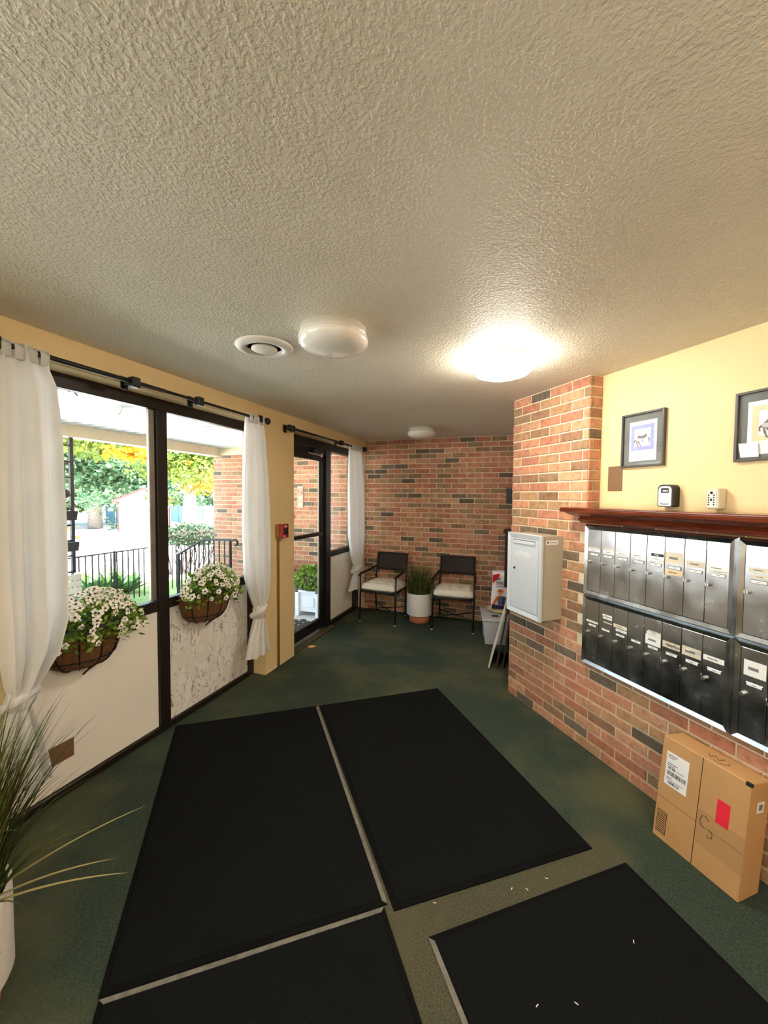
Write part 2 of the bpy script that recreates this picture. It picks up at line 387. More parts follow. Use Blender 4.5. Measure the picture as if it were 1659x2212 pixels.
# ------------------------------------------------------------------ room geometry (metres)
H = 2.4387; YB = 5.2932; DR = 2.0955; AW = RAD(39.26)
nR = Vector((cos(AW), sin(AW), 0)); uR = Vector((-sin(AW), cos(AW), 0))
def RW(s, o, z):
    p = Vector((EYE.x, EYE.y, 0))+uR*s+nR*(DR-o); p.z = z; return p
RZ = AW-pi/2                                  # things on the mailbox wall: local x runs right along it, local -y faces the room
PE = RW(2.731, 0, 0)                          # where the mailbox wall ends and turns towards the back wall
FX = -.13                                     # room face of the window frames

flo = MB().box(-.20, 5.6, -2.7, YB+.3, -.12, 0).build('floor', M['carpet']); tag(flo, 'dark green carpet covering the lobby floor', 'floor', kind='structure')
cei = MB().box(-.25, 5.6, -2.7, YB+.3, H, H+.16).build('ceiling', M['ceiling']); tag(cei, 'beige stippled plaster ceiling of the lobby', 'ceiling', kind='structure')
wl = MB()
wl.box(-.22, 0, .66, 1.06, -.12, H); wl.box(-.22, 0, -2.7, -2.0, -.12, H); wl.box(-.22, 0, -2.0, .66, 2.292, H); wl.box(-.22, 0, 1.06, 2.96, 2.292, H); wl.box(-.22, 0, 2.96, 3.43, -.12, H); wl.box(-.22, 0, 3.43, YB+.1, 2.292, H)
wl = wl.build('wall_left', M['yellow']); tag(wl, 'yellow painted wall with column between window and door', 'wall', kind='structure')
pe = MB()
for i in range(16):
    y = 2.962+.45*random.random(); pe.sphere((.001, y, .012+.01*random.random()), .012, 6, 4, sc=(.15, 1.6, .8))
pe.build('peeled_plaster', M['speckpl'], wl)['kind'] = 'stuff'

# brick walls -------------------------------------------------------
BRICK_MESH = {}
def brick_mesh(L, h, d=.03):
    k = (round(L, 3), round(h, 3))
    if k not in BRICK_MESH:
        b = MB(); c = .0035
        vs = [(0,0,0),(L,0,0),(L,0,h),(0,0,h),(0,-d+c,0),(L,-d+c,0),(L,-d+c,h),(0,-d+c,h),(c,-d,c),(L-c,-d,c),(L-c,-d,h-c),(c,-d,h-c)]
        fs = [(8,9,10,11)]+[(4+i,4+(i+1)%4,8+(i+1)%4,8+i) for i in range(4)]+[(i,(i+1)%4,4+(i+1)%4,4+i) for i in range(4)]
        b.add(vs, fs); BRICK_MESH[k] = b.mesh('brick', M['brick'])
    return BRICK_MESH[k]
PALETTE = [((194,138,108), 28), ((184,124,98), 22), ((196,150,116), 16), ((176,138,102), 12), ((156,128,98), 8), ((124,108,90), 7), ((106,94,80), 5), ((150,114,88), 7)]
def brick_colour(rng):
    t = rng.random()*sum(k for _, k in PALETTE)
    for c, k in PALETTE:
        t -= k
        if t <= 0: break
    j = .9+.2*rng.random(); return tuple(min(1, v*j) for v in lin(c))
def brick_courses(wall, origin, xdir, rects, seed, phase=0, z0=0, skip=lambda u, z: False, toothed=None, dark=()):
    """running bond on the plane through origin along xdir; rects (u0,u1,z0,z1) are laid with bricks standing 6 mm proud"""
    rng = random.Random(seed); xd = Vector(xdir); nrm = Vector((xd.y, -xd.x, 0))     # room side
    ang = math.atan2(xd.y, xd.x); CH, BL, J = .0677, .2032, .0095
    lst = []
    for (u0, u1, a, b) in rects:
        for r in range(int((a-z0)/CH)-1, int((b-z0)/CH)+2):
            za, zb = z0+r*CH+J/2, z0+(r+1)*CH-J/2
            za, zb = max(za, a), min(zb, b)
            if zb-za < .012: continue
            off = phase+(BL/2 if r % 2 else 0)
            k = math.floor((u0-off)/BL)
            while off+k*BL < u1:
                ua, ub = off+k*BL+J/2, off+(k+1)*BL-J/2; k += 1
                ua, ub = max(ua, u0), min(ub, u1)
                if toothed and ua <= u0+1e-6 and r % 2: ua = u0+toothed
                if ub-ua < .015 or skip((ua+ub)/2, (za+zb)/2): continue
                lst.append((ua, ub, za, zb, brick_colour(rng)))
    def area(t):
        ps = [project(Vector(origin)+xd*u+Vector((0,0,z))) for u in (t[0], t[1]) for z in (t[2], t[3])]
        if any(q is None for q in ps): return 0
        if max(q[0] for q in ps) < 0 or min(q[0] for q in ps) > 1659 or min(q[1] for q in ps) > 2212 or max(q[1] for q in ps) < 0: return 0
        return (max(q[0] for q in ps)-min(q[0] for q in ps))*(max(q[1] for q in ps)-min(q[1] for q in ps))
    lst.sort(key=area, reverse=True)
    for (ua, ub, za, zb, c) in lst[:300]:
        o = bpy.data.objects.new('brick', brick_mesh(ub-ua, zb-za)); COL.objects.link(o); o.parent = wall
        p = Vector(origin)+xd*ua; o.location = (p.x, p.y, za); o.rotation_euler = (0, 0, ang); o.color = (*c, 1)
        # 24 mm of the brick sit in the mortar bed
        o.location -= nrm*.024; 
    if lst[300:]:
        b = MB(); cols = []
        for (ua, ub, za, zb, c) in lst[300:]:
            me = brick_mesh(ub-ua, zb-za); p = Vector(origin)+xd*ua-nrm*.024; T = Matrix.Translation((p.x, p.y, za)) @ Matrix.Rotation(ang, 4, 'Z')
            b.add([T @ v.co for v in me.vertices], [tuple(f.vertices) for f in me.polygons]); cols += [c]*len(me.vertices)
        me = b.mesh('brickwork', M['brick_far'])
        at = me.attributes.new('tint', 'FLOAT_COLOR', 'POINT'); at.data.foreach_set('color', [v for c in cols for v in (*c, 1)])
        link('brickwork', me, wall)['kind'] = 'stuff'

# back wall: bricks face the room (towards -y)
wb = MB().box(-.22, 2.4, YB, YB+.22, -.12, H).build('wall_back', M['mortar']); tag(wb, 'red brick back wall behind the two black chairs', 'wall', kind='structure')
brick_courses(wb, (0, YB, 0), (1, 0, 0), [(0, 2.107, 0, H)], 3, phase=.043)
# short wall between the mailbox wall and the back wall
ws = MB().box(PE.x, PE.x+.28, PE.y+.02, YB, -.12, H).build('wall_side', M['mortar']); tag(ws, 'narrow brick wall turning from mailbox wall to back wall', 'wall', kind='structure')
brick_courses(ws, (PE.x, YB, 0), (0, -1, 0), [(.006, YB-PE.y-.012, 0, H)], 5, phase=.02)
# mailbox wall: full height pier at its end, brick below the mantel, yellow above
def wallprism(b, s0, s1, o0, o1, z0, z1):
    ps = [RW(s0, o0, 0), RW(s1, o0, 0), RW(s1, o1, 0), RW(s0, o1, 0)]
    b.add([(p.x, p.y, z) for z in (z0, z1) for p in ps], [(0,1,2,3),(4,5,6,7),(0,1,5,4),(1,2,6,5),(2,3,7,6),(3,0,4,7)])
wr = MB(); wallprism(wr, 2.731, 1.975, 0, -.3, -.12, H); wallprism(wr, 1.975, -1.6, 0, -.3, -.12, 1.56)
wr = wr.build('wall_right', M['mortar']); tag(wr, 'red brick wall carrying the steel mailboxes', 'wall', kind='structure')
o_ = RW(2.731, 0, 0); xd_ = -uR
brick_courses(wr, o_, xd_, [(0, 2.731+.3, 0, 22*.0677), (0, .756, 22*.0677, H)], 11, phase=.1, toothed=.03,
              skip=lambda u, z: .80 < u < 2.4 and .62 < z < 1.44)
# the pier's cheek beside the yellow wall
ck = RW(1.975, 0, 0)
brick_courses(wr, ck, nR, [(0.0, .1, 1.57, H)], 12, phase=-.06)
yu = MB(); wallprism(yu, 1.978, -1.6, -.1007, -.3, 1.5, H)
yu = yu.build('wall_upper', M['yellow']); tag(yu, 'yellow painted wall above the wooden mantel', 'wall', kind='structure')
# behind the camera
e = RW(-1.6, 0, 0)
wz = MB().box(-.22, 5.6, -2.7, -2.55, -.12, H).build('wall_rear', M['yellow']); tag(wz, 'yellow rear wall of the lobby', 'wall', kind='structure')
we = MB().box(e.x-.1, e.x+.12, -2.6, e.y+.12, -.12, H).build('wall_east', M['yellow']); tag(we, 'yellow side wall of the lobby beyond the mailboxes', 'wall', kind='structure')

# ------------------------------------------------------------------ windows and door in the left wall
def bar(b, y0, y1, z0, z1, x0=FX-.05, x1=FX, c=.004): return b.cbox(x0, x1, y0, y1, z0, z1, c)
w1 = thing('window_1', 'wide dark framed window with low solid panels', 'window', (FX, 1.98, 0), kind='structure')
def wpart(par, name, mt, *a, **k):
    b = MB(); bar(b, *a, **k); o = b.build(name, M[mt], par); o.location = -Vector(par.location); return o
wpart(w1, 'frame_head', 'bronze', 1.06, 2.96, 2.215, 2.295)
wpart(w1, 'jamb', 'bronze', 1.06, 1.115, 0, 2.215); wpart(w1, 'jamb', 'bronze', 2.885, 2.962, 0, 2.215)
wpart(w1, 'mullion', 'bronze', 1.968, 2.05, .0, 2.215, x1=FX+.012)
wpart(w1, 'stop_bead', 'alu', 1.925, 1.967, .93, 2.214, x0=FX-.035, x1=FX-.008); wpart(w1, 'stop_bead', 'alu', 2.86, 2.884, .93, 2.214, x0=FX-.035, x1=FX-.008)
for (a, b_) in ((1.115, 1.968), (2.05, 2.885)):
    wpart(w1, 'sill_rail', 'bronze', a, b_, .853, .925, x1=FX+.006)
    wpart(w1, 'bottom_rail', 'bronze', a, b_, 0, .045, x1=FX+.01)
    wpart(w1, 'pane', 'glass', a, b_, .925, 2.215, x0=FX-.026, x1=FX-.02, c=.001)
wpart(w1, 'infill_panel', 'panel', 1.115, 1.968, .045, .853, x0=FX-.03, x1=FX-.008)['label'] = 'plain white lower panel'
wpart(w1, 'infill_panel', 'marble', 2.05, 2.885, .045, .853, x0=FX-.03, x1=FX-.008)['label'] = 'white lower panel with grey marbled veins'
pl = wpart(w1, 'cover_plate', 'brownplate', 1.30, 1.425, .19, .293, x0=FX-.008, x1=FX-.004, c=.001); pl['label'] = 'brown rectangular cover plate'

w3 = thing('added_window', 'added unseen dark framed window towards the rear of the lobby', 'window', (FX, -.67, 0), kind='structure')  # out of view, added to let more daylight into the room
wpart(w3, 'frame_head', 'bronze', -2.0, .66, 2.215, 2.295)
for y_ in (-2.0, -.70, .60): wpart(w3, 'mullion', 'bronze', y_, y_+.06, 0, 2.215)
for (a, b_) in ((-1.94, -.70), (-.64, .60)):
    wpart(w3, 'sill_rail', 'bronze', a, b_, .853, .925, x1=FX+.006); wpart(w3, 'bottom_rail', 'bronze', a, b_, 0, .045, x1=FX+.01)
    wpart(w3, 'pane', 'glass', a, b_, .925, 2.215, x0=FX-.026, x1=FX-.02, c=.001); wpart(w3, 'infill_panel', 'panel', a, b_, .045, .853, x0=FX-.03, x1=FX-.008)
DX = -.10
d1 = thing('door_1', 'black framed glass entrance door', 'door', (DX, 3.8, 0), kind='structure')
def dpart(name, mt, y0, y1, z0, z1, x0=DX-.045, x1=DX, c=.003):
    b = MB(); b.cbox(x0, x1, y0, y1, z0, z1, c); o = b.build(name, M[mt], d1); o.location = -Vector(d1.location); return o
dpart('frame_head', 'black', 3.43, 4.385, 2.2, 2.292, DX-.09, DX+.015)
dpart('frame_post', 'black', 4.26, 4.385, 0, 2.2, DX-.09, DX+.02); dpart('frame_post', 'black', 3.431, 3.475, 0, 2.2, DX-.09, DX+.0)
dpart('top_rail', 'black', 3.48, 4.255, 2.06, 2.195)
dpart('stile', 'black', 4.165, 4.255, .03, 2.06); dpart('stile', 'black', 3.48, 3.56, .03, 2.06)
dpart('bottom_rail', 'black', 3.56, 4.165, .045, .165); dpart('push_bar', 'black', 3.55, 4.17, 1.175, 1.215, DX-.03, DX+.03)
dpart('glazing_bead', 'alu', 4.138, 4.164, .166, 2.058, DX-.03, DX-.012)
dpart('pane', 'glass', 3.56, 4.165, .165, 2.06, DX-.026, DX-.02, .001)
dpart('threshold', 'threshold', 3.432, 4.38, 0, .022, DX-.05, DX+.085, .006)
cl = MB(); cl.cbox(DX+.016, DX+.066, 3.93, 4.16, 2.128, 2.185, .012); cl = cl.build('door_closer', M['iron'], d1); cl.location = -Vector(d1.location)
ca = MB().tube([(DX+.05, 4.09, 2.12), (DX+.13, 3.95, 2.10), (DX+.10, 3.72, 2.11)], .007).tube([(DX+.05, 4.09, 2.15), (DX+.05, 4.09, 2.10)], .012)
ca.build('closer_arm', M['chrome'], cl)

w2 = thing('window_2', 'black framed sidelight beside the entrance door', 'window', (DX, 4.8, 0), kind='structure')
for nm, mt, y0, y1, z0, z1, x0, x1 in (
    ('frame_head', 'black', 4.386, YB, 2.2, 2.292, DX-.09, DX+.005), ('jamb', 'black', 5.1, YB, 0, 2.2, DX-.09, DX),
    ('sill_rail', 'black', 4.386, 5.1, .875, .945, DX-.06, DX+.005), ('bottom_rail', 'black', 4.386, 5.1, 0, .06, DX-.06, DX+.02),
    ('pane', 'glass', 4.386, 5.1, .945, 2.2, DX-.03, DX-.024), ('infill_panel', 'panel', 4.386, 5.1, .06, .875, DX-.04, DX-.01)):
    o = MB().cbox(x0, x1, y0, y1, z0, z1, .001 if nm == 'pane' else .003).build(nm, M[mt], w2); o.location = -Vector(w2.location)

# ------------------------------------------------------------------ ceiling fittings
def dome_lamp(label, x, y, lit):
    t = thing('ceiling_lamp', label, 'ceiling lamp', (x, y, H))
    MB().lathe([(.155, .004), (.155, -.03), (.16, -.034)], 48).build('lamp_base', M['whitemetal'], t, True)
    pr = [(.14, -.028), (.158, -.036), (.166, -.05), (.163, -.068), (.145, -.088), (.11, -.1), (.06, -.108), (0.0001, -.11)]
    sh = MB().lathe(pr, 48).build('lamp_shade', M['domeon' if lit else 'domeoff'], t, True)
    if lit: sh['label'] = 'glowing white shade'
    return t
dome_lamp('unlit round white ceiling lamp beside the round air vent', 1.335, 1.70, False)
dome_lamp('glowing round ceiling lamp above the brick pier end', 2.07, 2.365, True)
dome_lamp('unlit round ceiling lamp close to the brick back wall', 1.045, 4.50, False)
dome_lamp('added unseen round ceiling lamp over the rear of the lobby', 2.9, -1.15, True)  # assumed lamp behind the camera, added to fill the room with light
dome_lamp('added unseen round ceiling lamp near the yellow rear wall', .9, -1.3, True)  # another unseen lamp added as fill from the rear
dome_lamp('added unseen round ceiling lamp over the lower door mats', 3.0, .25, True)  # out of frame above the camera, added to brighten the front and left panels
dome_lamp('added unseen round ceiling lamp beyond the last mailboxes', 4.0, -.6, True)  # unseen lamp added to light the room from the right
vt = thing('ceiling_vent', 'round white ceiling air vent with a dark slot', 'vent', (.888, 1.775, H))
MB().lathe([(.148, .003), (.15, -.004), (.142, -.014), (.12, -.022), (.092, -.016), (.088, .003)], 48, cap=False).build('vent_ring', M['whitemetal'], vt, True)
MB().lathe([(.0001, -.002), (.092, -.002)], 40).build('vent_throat', M['iron'], vt, True)
MB().lathe([(.066, -.008), (.068, -.018), (.05, -.026), (.02, -.03), (.0001, -.031)], 40).build('vent_cone', M['whitemetal'], vt, True)
MB().tube([(0, 0, -.03), (0, 0, -.045)], .005).build('vent_screw', M['chrome'], vt)

# ------------------------------------------------------------------ floor mats
def floor_mat(label, cs, worn=()):
    """cs: four corners in order"""
    c = sum((Vector((*p, 0)) for p in cs), Vector())/4
    t = thing('door_mat', label, 'mat', (c.x, c.y, 0))
    P4 = [Vector((*p, 0))-Vector((c.x, c.y, 0)) for p in cs]
    def inset(k):
        out = []
        for i, p in enumerate(P4):
            a, b = (P4[i-1]-p).normalized(), (P4[(i+1) % 4]-p).normalized(); out.append(p+(a+b)*k)
        return out
    I = inset(.018)
    def slab(Q, z1, z0=0.0, Q2=None):
        b = MB(); Q2 = Q2 or Q
        b.add([(p.x, p.y, z0) for p in Q]+[(p.x, p.y, z1) for p in Q2], [(0,1,2,3),(4,5,6,7)]+[(i,(i+1)%4,4+(i+1)%4,4+i) for i in range(4)]); return b
    for i in range(4):
        j = (i+1) % 4; b = MB(); Q = [P4[i], P4[j], I[j], I[i]]; b.add([(p.x, p.y, z) for z in (0, .005) for p in Q], [(0,1,2,3),(4,5,6,7)]+[(k,(k+1)%4,4+(k+1)%4,4+k) for k in range(4)])
        b.build('rubber_edge', M['rubberworn' if i in worn else 'rubber'], t)
    slab(I, .011, .004, inset(.022)).build('mat_pile', M['matpile'], t)
F2 = lambda s, t: tuple((Vector((EYE.x, EYE.y, 0))+uR*s+nR*t)[:2])
floor_mat('black ribbed door mat beside the white window panel', [F2(3.062, -.482), F2(3.008, .522), F2(1.425, .530), F2(1.452, -.466)], (1,))
floor_mat('black ribbed door mat in front of the mailbox wall', [F2(3.007, .531), F2(2.961, 1.540), F2(1.350, 1.524), F2(1.392, .545)], ())
floor_mat('black ribbed door mat beside the white foreground pot', [F2(1.446, -.462), F2(1.419, .512), F2(-.25, .50), F2(-.22, -.47)], (0,))
floor_mat('black ribbed door mat set apart by a strip of carpet', [F2(1.262, .632), F2(1.245, 1.607), F2(-.4, 1.58), F2(-.38, .60)], (3,))
lf = []
for i in range(22):
    a = 2*pi*i/22; r = (.052, .026, .046, .022)[i % 4]*(1+.15*sin(i*2.1)); lf.append((r*cos(a)*1.15, r*sin(a)))
b = MB(); b.add([(x, y, .004+.006*sin(9*x)*cos(40*y)) for x, y in lf]+[(0, 0, .008)], [(i, (i+1) % 22, 22) for i in range(22)])
b.tube([(.05, 0, .006), (.085, .012, .005)], .0015, 5)
o = b.build('fallen_leaf', M['leafgold'], None, loc=(.045, 3.70, .001)); tag(o, 'yellow fallen maple leaf on carpet by the door', 'leaf')
sol = o.modifiers.new('thick', 'SOLIDIFY'); sol.thickness = .001
for i, (px, py) in enumerate(((2.33, 1.78), (2.19, 1.68), (2.25, 1.70), (2.27, 1.63), (1.45, 3.05), (1.9, 1.5), (2.62, 1.62), (2.4, 1.35), (2.28, 1.3))):
    z = .012 if i in (5, 6, 7, 8) else .001
    o = MB().cbox(-.006, .006, -.0015, .0015, 0, .002, .0005).build('lint_scrap', M['dust'], None, loc=(px, py, z)); o.rotation_euler = (0, 0, i*1.3)
    tag(o, 'tiny white scrap of lint lying on the dark floor', 'lint', 'lint scraps on the floor')

# ------------------------------------------------------------------ curtain rods and curtains
def rod(label, y0, y1, brackets, ends):
    t = thing('curtain_rod', label, 'curtain rod', (.0, (y0+y1)/2, 2.29)); yc = (y0+y1)/2
    MB().tube([(.085, y0-yc, 0), (.085, y1-yc, 0)], .0105, 12).build('pole', M['black'], t, True)
    MB().tube([(.085, y0-yc, 0), (.085, (y0+y1)/2-yc, 0)], .0125, 12).build('outer_pole', M['black'], t, True)
    for y in brackets:
        b = MB(); b.cbox(0, .008, y-yc-.022, y-yc+.022, -.035, .04, .002); b.cbox(.006, .09, y-yc-.012, y-yc+.012, -.012, .012, .003)
        b.cbox(.062, .108, y-yc-.026, y-yc+.026, -.03, .028, .006); b.build('bracket', M['black'], t)
    for y in ends: MB().sphere((.085, y-yc, 0), .03, 16, 10).build('finial', M['black'], t, True)
rod('long black curtain rod over the wide window', .86, 2.86, (1.015, 1.655, 2.13, 2.775), (2.885,))
rod('short black curtain rod over the entrance door', 3.24, 5.06, (3.27, 4.34, 5.02), (3.22, 5.085))

def curtain(label, prof, knot, tail, x0=.07, pleats=9, seed=1, group=None):
    """prof: (z, y0, y1, depth) rows from the rod down to the knot; knot: (y, z, w, h); tail: rows below it"""
    rng = random.Random(seed); yc = knot[0]
    t = thing('curtain', label, 'curtain', (x0, yc, 0), group=group)
    ph = [rng.random()*6.28 for _ in range(4)]
    def loft(rows, name, depth_amp, sub=10):
        n = 120; vs, fs = [], []; R = []
        for i in range(len(rows)-1):
            for k in range(sub):
                f = k/sub; f = f*f*(3-2*f); R.append([a+(b-a)*f for a, b in zip(rows[i], rows[i+1])])
        R.append(list(rows[-1]))
        for i, (z, ya, yb, d) in enumerate(R):
            v = i/(len(R)-1)
            for j in range(n):
                th = 2*pi*j/n; u = cos(th)
                wave = sin(pleats*u*2.2+ph[0]+.5*sin(3*v))*.5+.35*sin(pleats*u*1.1+ph[1]+v*1.2)+.25*sin(pleats*3.3*u+ph[2])
                s = sin(th); yy = (ya+yb)/2+(yb-ya)/2*u*(1+.012*sin(z*9+ph[3]))
                vs.append((d*.45*s+d*depth_amp*wave*(.35+.65*(1-u*u)**.5), yy-yc, z+.006*sin(4*u+ph[1])*(1 if name == 'tail' and i == len(R)-1 else 0)))
        for i in range(len(R)-1):
            for j in range(n): fs.append((i*n+j, i*n+(j+1) % n, (i+1)*n+(j+1) % n, (i+1)*n+j))
        b = MB(); b.add(vs, fs); return b.build(name, M['curtain'], t, True)
    loft(prof, 'fabric', .75)
    # knot: a fat twisted ring of cloth with a cross-over strap
    ky, kz, kw, kh = knot; b = MB(); n, k = 40, 16; vs, fs = [], []
    for i in range(k+1):
        a = pi*i/k
        for j in range(n):
            th = 2*pi*j/n; r = 1+.10*sin(4*th+3.2*a)+.05*sin(9*th-4*a)
            vs.append((kw*.42*r*sin(a)**.7*sin(th), kw*.5*r*sin(a)**.7*cos(th), kz+kh/2*cos(a)))
    for i in range(k):
        for j in range(n): fs.append((i*n+j, i*n+(j+1) % n, (i+1)*n+(j+1) % n, (i+1)*n+j))
    b.add(vs, fs)
    b.tube([(kw*.46*sin(q), kw*.52*cos(q), kz+kh*.28*sin(q*1.0+.6)) for q in [2*pi*i/24 for i in range(25)]], [kh*.17+kh*.04*sin(i) for i in range(25)], 10)
    b.build('knot', M['curtain'], t, True)
    loft(tail, 'tail', .55)
    # tab loops over the rod
    z, ya, yb, d = prof[0]
    for i in range(4):
        y = ya+(yb-ya)*(i+.5)/4-yc; b = MB(); w_ = (yb-ya)*.09
        pts = [(-.018+.033, -.05), (-.018+.033-.016, 0.0), (.015-.006, .016), (.015+.012, .018), (.033+.004, .0), (.033, -.05)]
        vs = [(x, y+sg*w_, 2.29+zz) for x, zz in pts for sg in (-1, 1)]; b.add(vs, [(2*i_, 2*i_+1, 2*i_+3, 2*i_+2) for i_ in range(5)])
        o = b.build('tab_loop', M['curtain'], t, True); o.modifiers.new('thick', 'SOLIDIFY').thickness = .004
    return t
curtain('long white curtain hanging behind the foreground pot', [(2.315, 1.03, 1.225, .035), (2.22, 1.03, 1.235, .05), (2.15, 1.025, 1.26, .06), (1.9, 1.01, 1.275, .08), (1.4, 1.005, 1.28, .085), (1.05, 1.01, 1.275, .09), (.9, 1.02, 1.23, .085), (.80, 1.03, 1.16, .07), (.75, 1.04, 1.125, .06)],
        (1.082, .715, .11, .11), [(.67, 1.04, 1.12, .05), (.55, 1.0, 1.16, .07), (.3, .98, 1.2, .08)], seed=4, pleats=7)
curtain('white curtain hanging beside the yellow column', [(2.315, 2.63, 2.83, .035), (2.2, 2.63, 2.845, .05), (1.8, 2.605, 2.885, .065), (1.3, 2.595, 2.91, .07), (.95, 2.62, 2.90, .07), (.78, 2.69, 2.87, .06), (.70, 2.73, 2.835, .05)],
        (2.782, .655, .115, .13), [(.59, 2.735, 2.83, .05), (.45, 2.67, 2.87, .06), (.28, 2.615, 2.90, .07)], seed=2)
curtain('white curtain hanging in the corner by the brick wall', [(2.315, 4.60, 4.97, .035), (2.2, 4.59, 5.0, .05), (1.6, 4.60, 5.07, .07), (1.1, 4.63, 5.09, .075), (.85, 4.71, 5.02, .07), (.72, 4.78, 4.93, .055)],
        (4.845, .665, .13, .14), [(.6, 4.79, 4.91, .05), (.5, 4.69, 5.0, .06), (.40, 4.62, 5.03, .07)], seed=3, pleats=8)

# ------------------------------------------------------------------ flower baskets on the window sill
def flower_mesh(rng, name):
    b = MB(); r = .0235
    for i in range(5):
        a = 2*pi*i/5; p = []
        for (q, rr, z) in ((-.55, .45, .002), (-.62, .85, .0), (0, 1.08, -.003), (.62, .85, .0), (.55, .45, .002)):
            p.append((r*rr*cos(a+q*.95), r*rr*sin(a+q*.95), z+.003*sin(a*3)))
        b.add([(0, 0, -.004)]+p, [(0, k+1, k+2) for k in range(5-1)])
    b.lathe([(.0062, .0025), (.004, .0015), (.0001, -.002)], 8, mi=1)
    return b.mesh(name, [M['petal'], M['eye']])
def leaves(rng, pts, size, mt, name, parent, aspect=.5):
    b = MB()
    for p in pts:
        d = Vector((rng.gauss(0, 1), rng.gauss(0, 1), rng.gauss(0, .7))).normalized(); s = size*(.6+.8*rng.random())
        sd = d.cross(Vector((rng.gauss(0, 1), rng.gauss(0, 1), rng.gauss(0, 1)))).normalized()*s*aspect; p = Vector(p)
        b.add([p, p+d*s*.5+sd*.5, p+d*s, p+d*s*.5-sd*.5], [(0, 1, 2, 3)])
    o = b.build(name, mt, parent); o['kind'] = 'stuff'; return o
FLOW = [flower_mesh(random.Random(i), 'flower') for i in range(3)]
def flower_basket(label, y, w, seed, n, y_off=0, spread=1.0):
    rng = random.Random(seed); x0 = FX+.008; zr = .915
    t = thing('flower_basket', label, 'flower basket', (x0, y, .68))
    def P_(th, ph, k=1.0):      # half bowl: th 0..pi round the front, ph 0 rim .. pi/2 bottom
        return Vector((k*w*.95*sin(th)*cos(ph)**.55, k*w*cos(th)*cos(ph)**.55, zr-.68-.225*k*sin(ph)))
    b = MB(); nt_, np_ = 28, 12; vs = [P_(pi*i/nt_, pi/2*.985*j/np_) for j in range(np_+1) for i in range(nt_+1)]
    vs = [(max(v.x, 0)+.004*rng.random(), v.y, v.z) for v in vs]
    b.add(vs, [(j*(nt_+1)+i, j*(nt_+1)+i+1, (j+1)*(nt_+1)+i+1, (j+1)*(nt_+1)+i) for j in range(np_) for i in range(nt_)])
    b.add([(0, w, zr-.68), (0, -w, zr-.68), (0, -w*.5, .03), (0, w*.5, .03)], [(0, 1, 2, 3)])
    b.build('coco_liner', M['coco'], t, True)
    f = MB(); rim = [P_(pi*i/20, 0, 1.02) for i in range(21)]; f.tube(rim, .005, 8); f.tube([(0, w*1.02, zr-.68), (0, -w*1.02, zr-.68)], .005, 8)
    mid = [P_(pi*i/20, .75, 1.02) for i in range(21)]; f.tube(mid, .0035, 6)
    for th in (.5, 1.05, pi/2, 2.1, 2.64): f.tube([P_(th, pi/2*.97*j/10, 1.02) for j in range(11)], .004, 6)
    f.tube([P_(pi/2, pi/2*.6, 1.02), P_(pi/2, pi/2*.9, 1.03)+Vector((0, 0, -.01)), Vector((.06, -.02, -.025))], .005, 6)
    f.build('wire_frame', M['black'], t, True)
    MB().lathe([(.0001, 0), (w*.93, 0)], 24, a0=-pi/2, a1=pi/2, c=(.002, 0, zr-.69), cap=False).build('soil', M['soil'], t)
    # foliage mound
    def mound(k):
        while True:
            a, r = rng.random()*2*pi, rng.random()**.5; yy = (w*1.25*spread)*r*cos(a); xx = .10+.15*r*sin(a)
            top = .185*(1-r*r)**.5
            if xx > -.03: return Vector((xx, yy+y_off*(.4+.6*rng.random()), zr-.68+.0+top*k-.075*(r**3)*(1 if xx > .09 else .3)))
    leaves(rng, [mound(.2+.88*rng.random()) for _ in range(1300)], .034, M['leafdark'], 'foliage', t, .6)
    for i in range(n):
        p = mound(.86+.3*rng.random()); nrm = Vector((p.x-.07+.11, (p.y-y_off*.5)*.7, p.z-(zr-.68)+.03)).normalized()
        nrm = (nrm+Vector((rng.gauss(0, .32), rng.gauss(0, .32), rng.gauss(0, .32)))+Vector((.25, -.15, .1))).normalized()
        o = link('flower', FLOW[i % 3], t, p); q = nrm.to_track_quat('Z', 'Y').to_euler(); o.rotation_euler = q; k = .62+.42*rng.random(); o.scale = (k, k, k)
flower_basket('hanging basket of white petunias before the plain white panel', 1.455, .205, 1, 165, .05)
flower_basket('hanging basket of white petunias before the marbled panel', 2.335, .21, 2, 165, .03)

# ------------------------------------------------------------------ fire alarm on the column
fa = thing('fire_alarm', 'red fire alarm pull box on the yellow column', 'fire alarm', (0, 3.155, 1.25))
MB().cbox(0, .045, -.045, .045, 0, .125, .003).build('back_box', M['conduit'], fa)
fb = MB().cbox(.046, .088, -.048, .05, 0, .128, .004).build('housing', M['redplastic'], fa)
MB().cbox(.089, .094, -.028, .03, .03, .088, .004).build('pull_handle', M['black'], fb)
MB().cbox(.094, .1, -.024, .026, .05, .068, .002).build('grip', M['iron'], fb)
RL = Matrix.Rotation(RAD(90), 4, 'Z') @ STAND          # lettering that faces +x
text('FIRE', .028, M['whiteink'], 'lettering', fb, Matrix.Translation((.0885, .001, .106)) @ RL)
MB().cbox(.0878, .0886, -.03, -.01, .01, .024, .0003).build('marking', M['whiteink'], fb)
MB().tube([(.014, -.012, -1.245), (.014, -.012, -.02), (.02, -.012, 0)], .011, 10).build('conduit', M['conduit'], fa, True)

